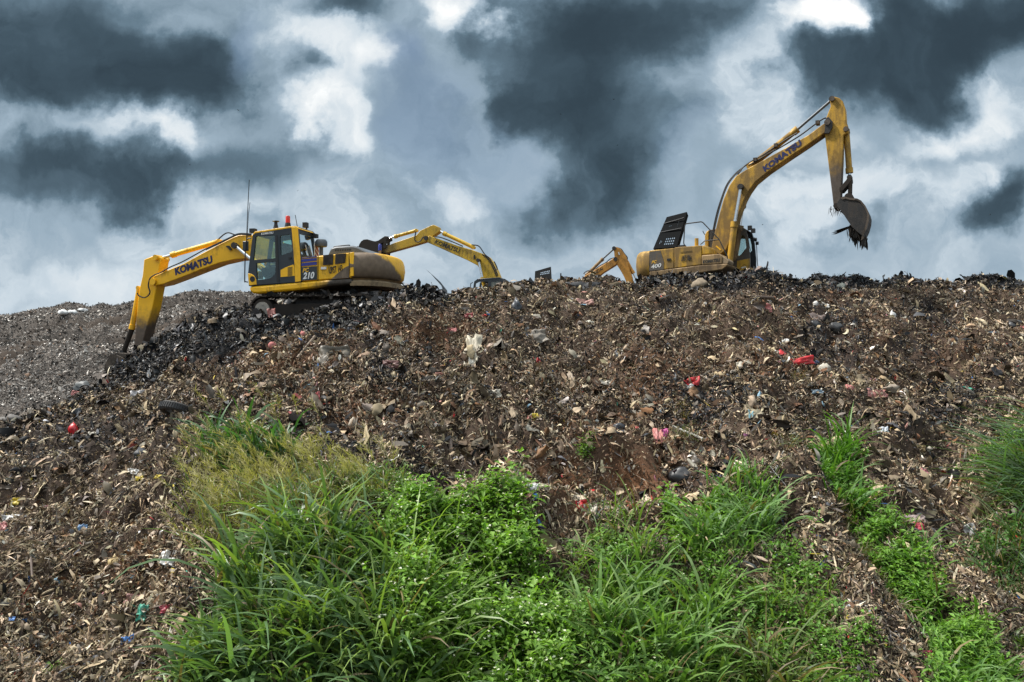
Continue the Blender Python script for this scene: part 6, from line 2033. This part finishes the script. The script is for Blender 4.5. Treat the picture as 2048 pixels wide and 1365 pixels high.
    for (kind, px, py, wp, hp, c, name, cat, lab) in L:
        sd += 1
        d = float(d_of(np.array([float(px)]), np.array([float(py)]))[0])
        w, h = wp / F * d * 1.08, hp / F * d * 1.2
        if kind == 'bag':
            put(name, bag_mesh(w, h, max(w, h) * .6, sd, 3, knot=(cat == 'plastic bag' and hp > 15)), item_mat(c, .38 if cat == 'plastic bag' or cat == 'bin bag' else .8), px, py, h * .12, (0, 0, random.uniform(-.4, .4)), lab, cat)
        else:
            put(name, rag_mesh(w, h, sd), item_mat(c, .5), px, py, .07, (SLOPE + random.uniform(-.25, .15), random.uniform(-.2, .2), random.uniform(-.35, .35)), lab, cat, solid=.006)
    # tyre, half buried
    def tyre(px, py, R, lab, rot):
        mb = MB()
        prof = [(R * .62, -.07), (R * .72, -.10), (R * .92, -.105), (R, -.07), (R * 1.0, .07), (R * .92, .105), (R * .72, .10), (R * .62, .07)]
        mb.lathe((0, 0, 0), prof + [prof[0]], 40)
        me_o = mb.build('tyre', M['black'])
        for k in range(40):
            a = 2 * math.pi * k / 40
            t2 = MB(); 
        g = ground(px, py)
        me_o.location = (g[0], g[1] + .1, g[2] + .12); me_o.rotation_euler = rot
        tr = MB()
        for k in range(44):
            a = 2 * math.pi * k / 44
            cx, cy = math.cos(a), math.sin(a)
            tr.solid([(-.02, -.07), (.02, -.07), (.035, .07), (-.005, .07)], (cx * R * .985, cy * R * .985, 0), (-cy, cx, 0), (0, 0, 1), (cx, cy, 0), .025)
        tr.build('tread', M['black'], me_o)
        me_o.data.materials[0] = item_mat((.05, .046, .042), .7)
        tag(me_o, lab, 'tyre')
    tyre(350, 806, .42, 'worn car tyre half buried in the left slope', (math.radians(-24), math.radians(10), 0))
    # sticks, poles, planks
    def stick(px0, py0, px1, py1, r, c, name, lab, cat, sink=.02, bend=0):
        a = Vector(ground(px0, py0)); b = Vector(ground(px1, py1))
        a.z += .08; b.z += .05
        mb = MB(); mid = (a + b) / 2 + Vector((0, 0, bend))
        mb.pipe([p - a for p in curve_pts([a, mid, b], 4)], r, 8)
        o = mb.build(name, item_mat(c, .7)); o.location = a
        tag(o, lab, cat)
    stick(772, 808, 808, 838, .05, (.26, .19, .11), 'wooden_stick', 'short thick wooden stick lying at mid slope', 'stick')
    stick(1345, 848, 1405, 864, .035, (.55, .53, .48), 'pole', 'long whitish pole above the wiry grass tuft', 'pole')
    stick(900, 868, 906, 920, .045, (.14, .10, .075), 'log', 'upright weathered branch on the lower central slope', 'branch', bend=.05)
    stick(920, 880, 932, 925, .03, (.10, .07, .055), 'log', 'thinner crooked branch right of the weathered one', 'branch', bend=.08)
    stick(1490, 604, 1548, 602, .05, (.12, .08, .055), 'plank', 'brown plank near the crest below the right machine', 'plank')
    stick(1805, 575, 1806, 598, .05, (.15, .11, .08), 'post', 'short brown stump standing near the right crest', 'post')
    stick(595, 740, 630, 715, .04, (.25, .18, .12), 'wooden_stick', 'pale stick left of the olive-brown bundle', 'stick')
    stick(62, 1140, 66, 1195, .018, (.09, .06, .045), 'twig', 'thin upright twig on the lower left slope', 'twig')
    stick(395, 850, 420, 838, .03, (.11, .08, .05), 'wooden_stick', 'dark stick beside the uppermost grass clump', 'stick')
    # white sacks far away on the grey hill
    for (px, py, w, lab) in ((165, 624, 18, 'largest white sack pile on the distant grey hill'), (145, 628, 16, 'white sack left of the largest on the distant hill'), (127, 629, 15, 'leftmost white sack on the distant hill')):
        ds = np.linspace(34, 78, 300); X, Z = hill_z(np.full(300, float(px)), ds)
        yy = 682.5 - (Z - E) / ds * F
        i = int(np.argmin(np.abs(yy - py)))
        me = bag_mesh(w / F * ds[i] * 1.3, .55, .9, 400 + px, 3, .2)
        o = bpy.data.objects.new('sack', me); me.name = 'sack'; me.materials.append(item_mat((.7, .7, .68), .6))
        o.location = (X[i], ds[i], Z[i] + .15); col.objects.link(o)
        tag(o, lab, 'sack')
    # refuse caught in the raised bucket
    r = np.random.default_rng(77)
    z5 = mR.zoom3(*KR, .0)
    root = z5([(1095, 1015), (1110, 1030), (1135, 1055), (1080, 1005), (1075, 1000)])
    parts = []
    n = 170
    base = np.array([list(root[i]) for i in r.integers(0, 5, n)]) + r.normal(0, .06, (n, 3)) * np.array((1, 0, 1)); base[:, 1] = r.uniform(-.5, .5, n)
    parts.append(blades(base, r.uniform(0, 6.28, n), r.uniform(-1.56, -1.25, n), r.uniform(.12, .5, n), r.uniform(.04, .13, n), r.uniform(-.1, .2, n), np.array((.03, .026, .022)) * r.uniform(.4, 1.8, (n, 1)), r, 4))
    b2 = np.array([list(root[4])] * 6) + r.normal(0, .03, (6, 3)); b2[:, 1] = r.uniform(-.5, -.3, 6)
    parts.append(blades(b2, np.full(6, math.pi) + r.normal(0, .1, 6), np.full(6, -.35) + r.normal(0, .1, 6), np.full(6, .65), np.full(6, .09), np.full(6, -.2), np.array((.025, .022, .02)) * np.ones((6, 1)), r, 5))
    o = join_parts('hanging_refuse', parts, M_SCRAP, 'ragged muddy strips hanging from the teeth of the raised bucket', 'refuse', 'thing')
    o.location = mR.O; o.rotation_euler = (0, 0, mR.rz)
    rt = z5([(950, 865)])[0]; n = 26
    base = np.array([list(rt)] * n) + r.normal(0, .10, (n, 3)) * np.array((1, 0, .3)); base[:, 1] = r.uniform(-.3, .3, n)
    o = join_parts('hanging_roots', [blades(base, r.uniform(0, 6.28, n), r.uniform(-1.5, -.7, n), r.uniform(.1, .42, n), np.full(n, .02), r.uniform(-1, 1, n), np.array((.03, .026, .022)) * r.uniform(.5, 1.5, (n, 1)), r, 5)], M_SCRAP, 'stringy roots dangling from the bucket hinge of the raised arm', 'roots', 'thing')
    o.location = mR.O; o.rotation_euler = (0, 0, mR.rz)
    # litter lying on the near track of the left machine
    n = 420
    xf = mL.P(500, 622, 1.4)[0]
    xl = xf - .5 - r.uniform(0, 3.1, n); yl = r.uniform(.78, 1.5, n)
    P = np.stack([xl, yl, np.full(n, .80) + r.uniform(0, .09, n)], 1)
    L_ = .11 * np.exp(r.normal(0, .5, n))
    c = np.array([(.02, .02, .021), (.06, .055, .05), (.15, .13, .11), (.03, .03, .03)])[r.integers(0, 4, n)] * r.uniform(.6, 1.4, (n, 1))
    o = join_parts('track_litter', [scraps(P, np.tile((0, 0, 1.0), (n, 1)), L_, L_ * r.uniform(.2, .7, n), c, r.uniform(.4, .8, n), r, .7, .05, .4)], M_SCRAP, 'scraps carried on top of the left machine tracks', 'refuse')
    o.location = mL.O; o.rotation_euler = (0, 0, mL.rz)
    # birds or insects, specks against the clouds
    for (px, py, d) in ((477, 221, 30), (379, 330, 34), (595, 382, 32), (357, 414, 36), (1228, 199, 30), (1122, 229, 36), (1235, 291, 38), (1980, 430, 34), (1525, 450, 36)):
        mb = MB()
        mb.add([(-.05, 0, 0), (0, .012, .006), (.05, 0, 0), (0, -.012, .006), (0, 0, -.012)], [(0, 1, 4), (1, 2, 4), (2, 3, 4), (3, 0, 4), (0, 3, 2, 1)])
        mb.add([(-.01, .01, .004), (.02, .01, .004), (.0, .075, .035)], [(0, 1, 2)]); mb.add([(-.01, -.01, .004), (.02, -.01, .004), (.0, -.075, .035)], [(0, 2, 1)])
        o = mb.build('bird', M['black'])
        o.location = ((px - 1024) / F * d, d, E + (682.5 - py) / F * d); o.rotation_euler = (random.uniform(-.5, .5), random.uniform(-.5, .5), random.uniform(0, 6))
        tag(o, 'tiny dark flying speck high against the clouds', 'bird', 'birds in the sky')


build_items()
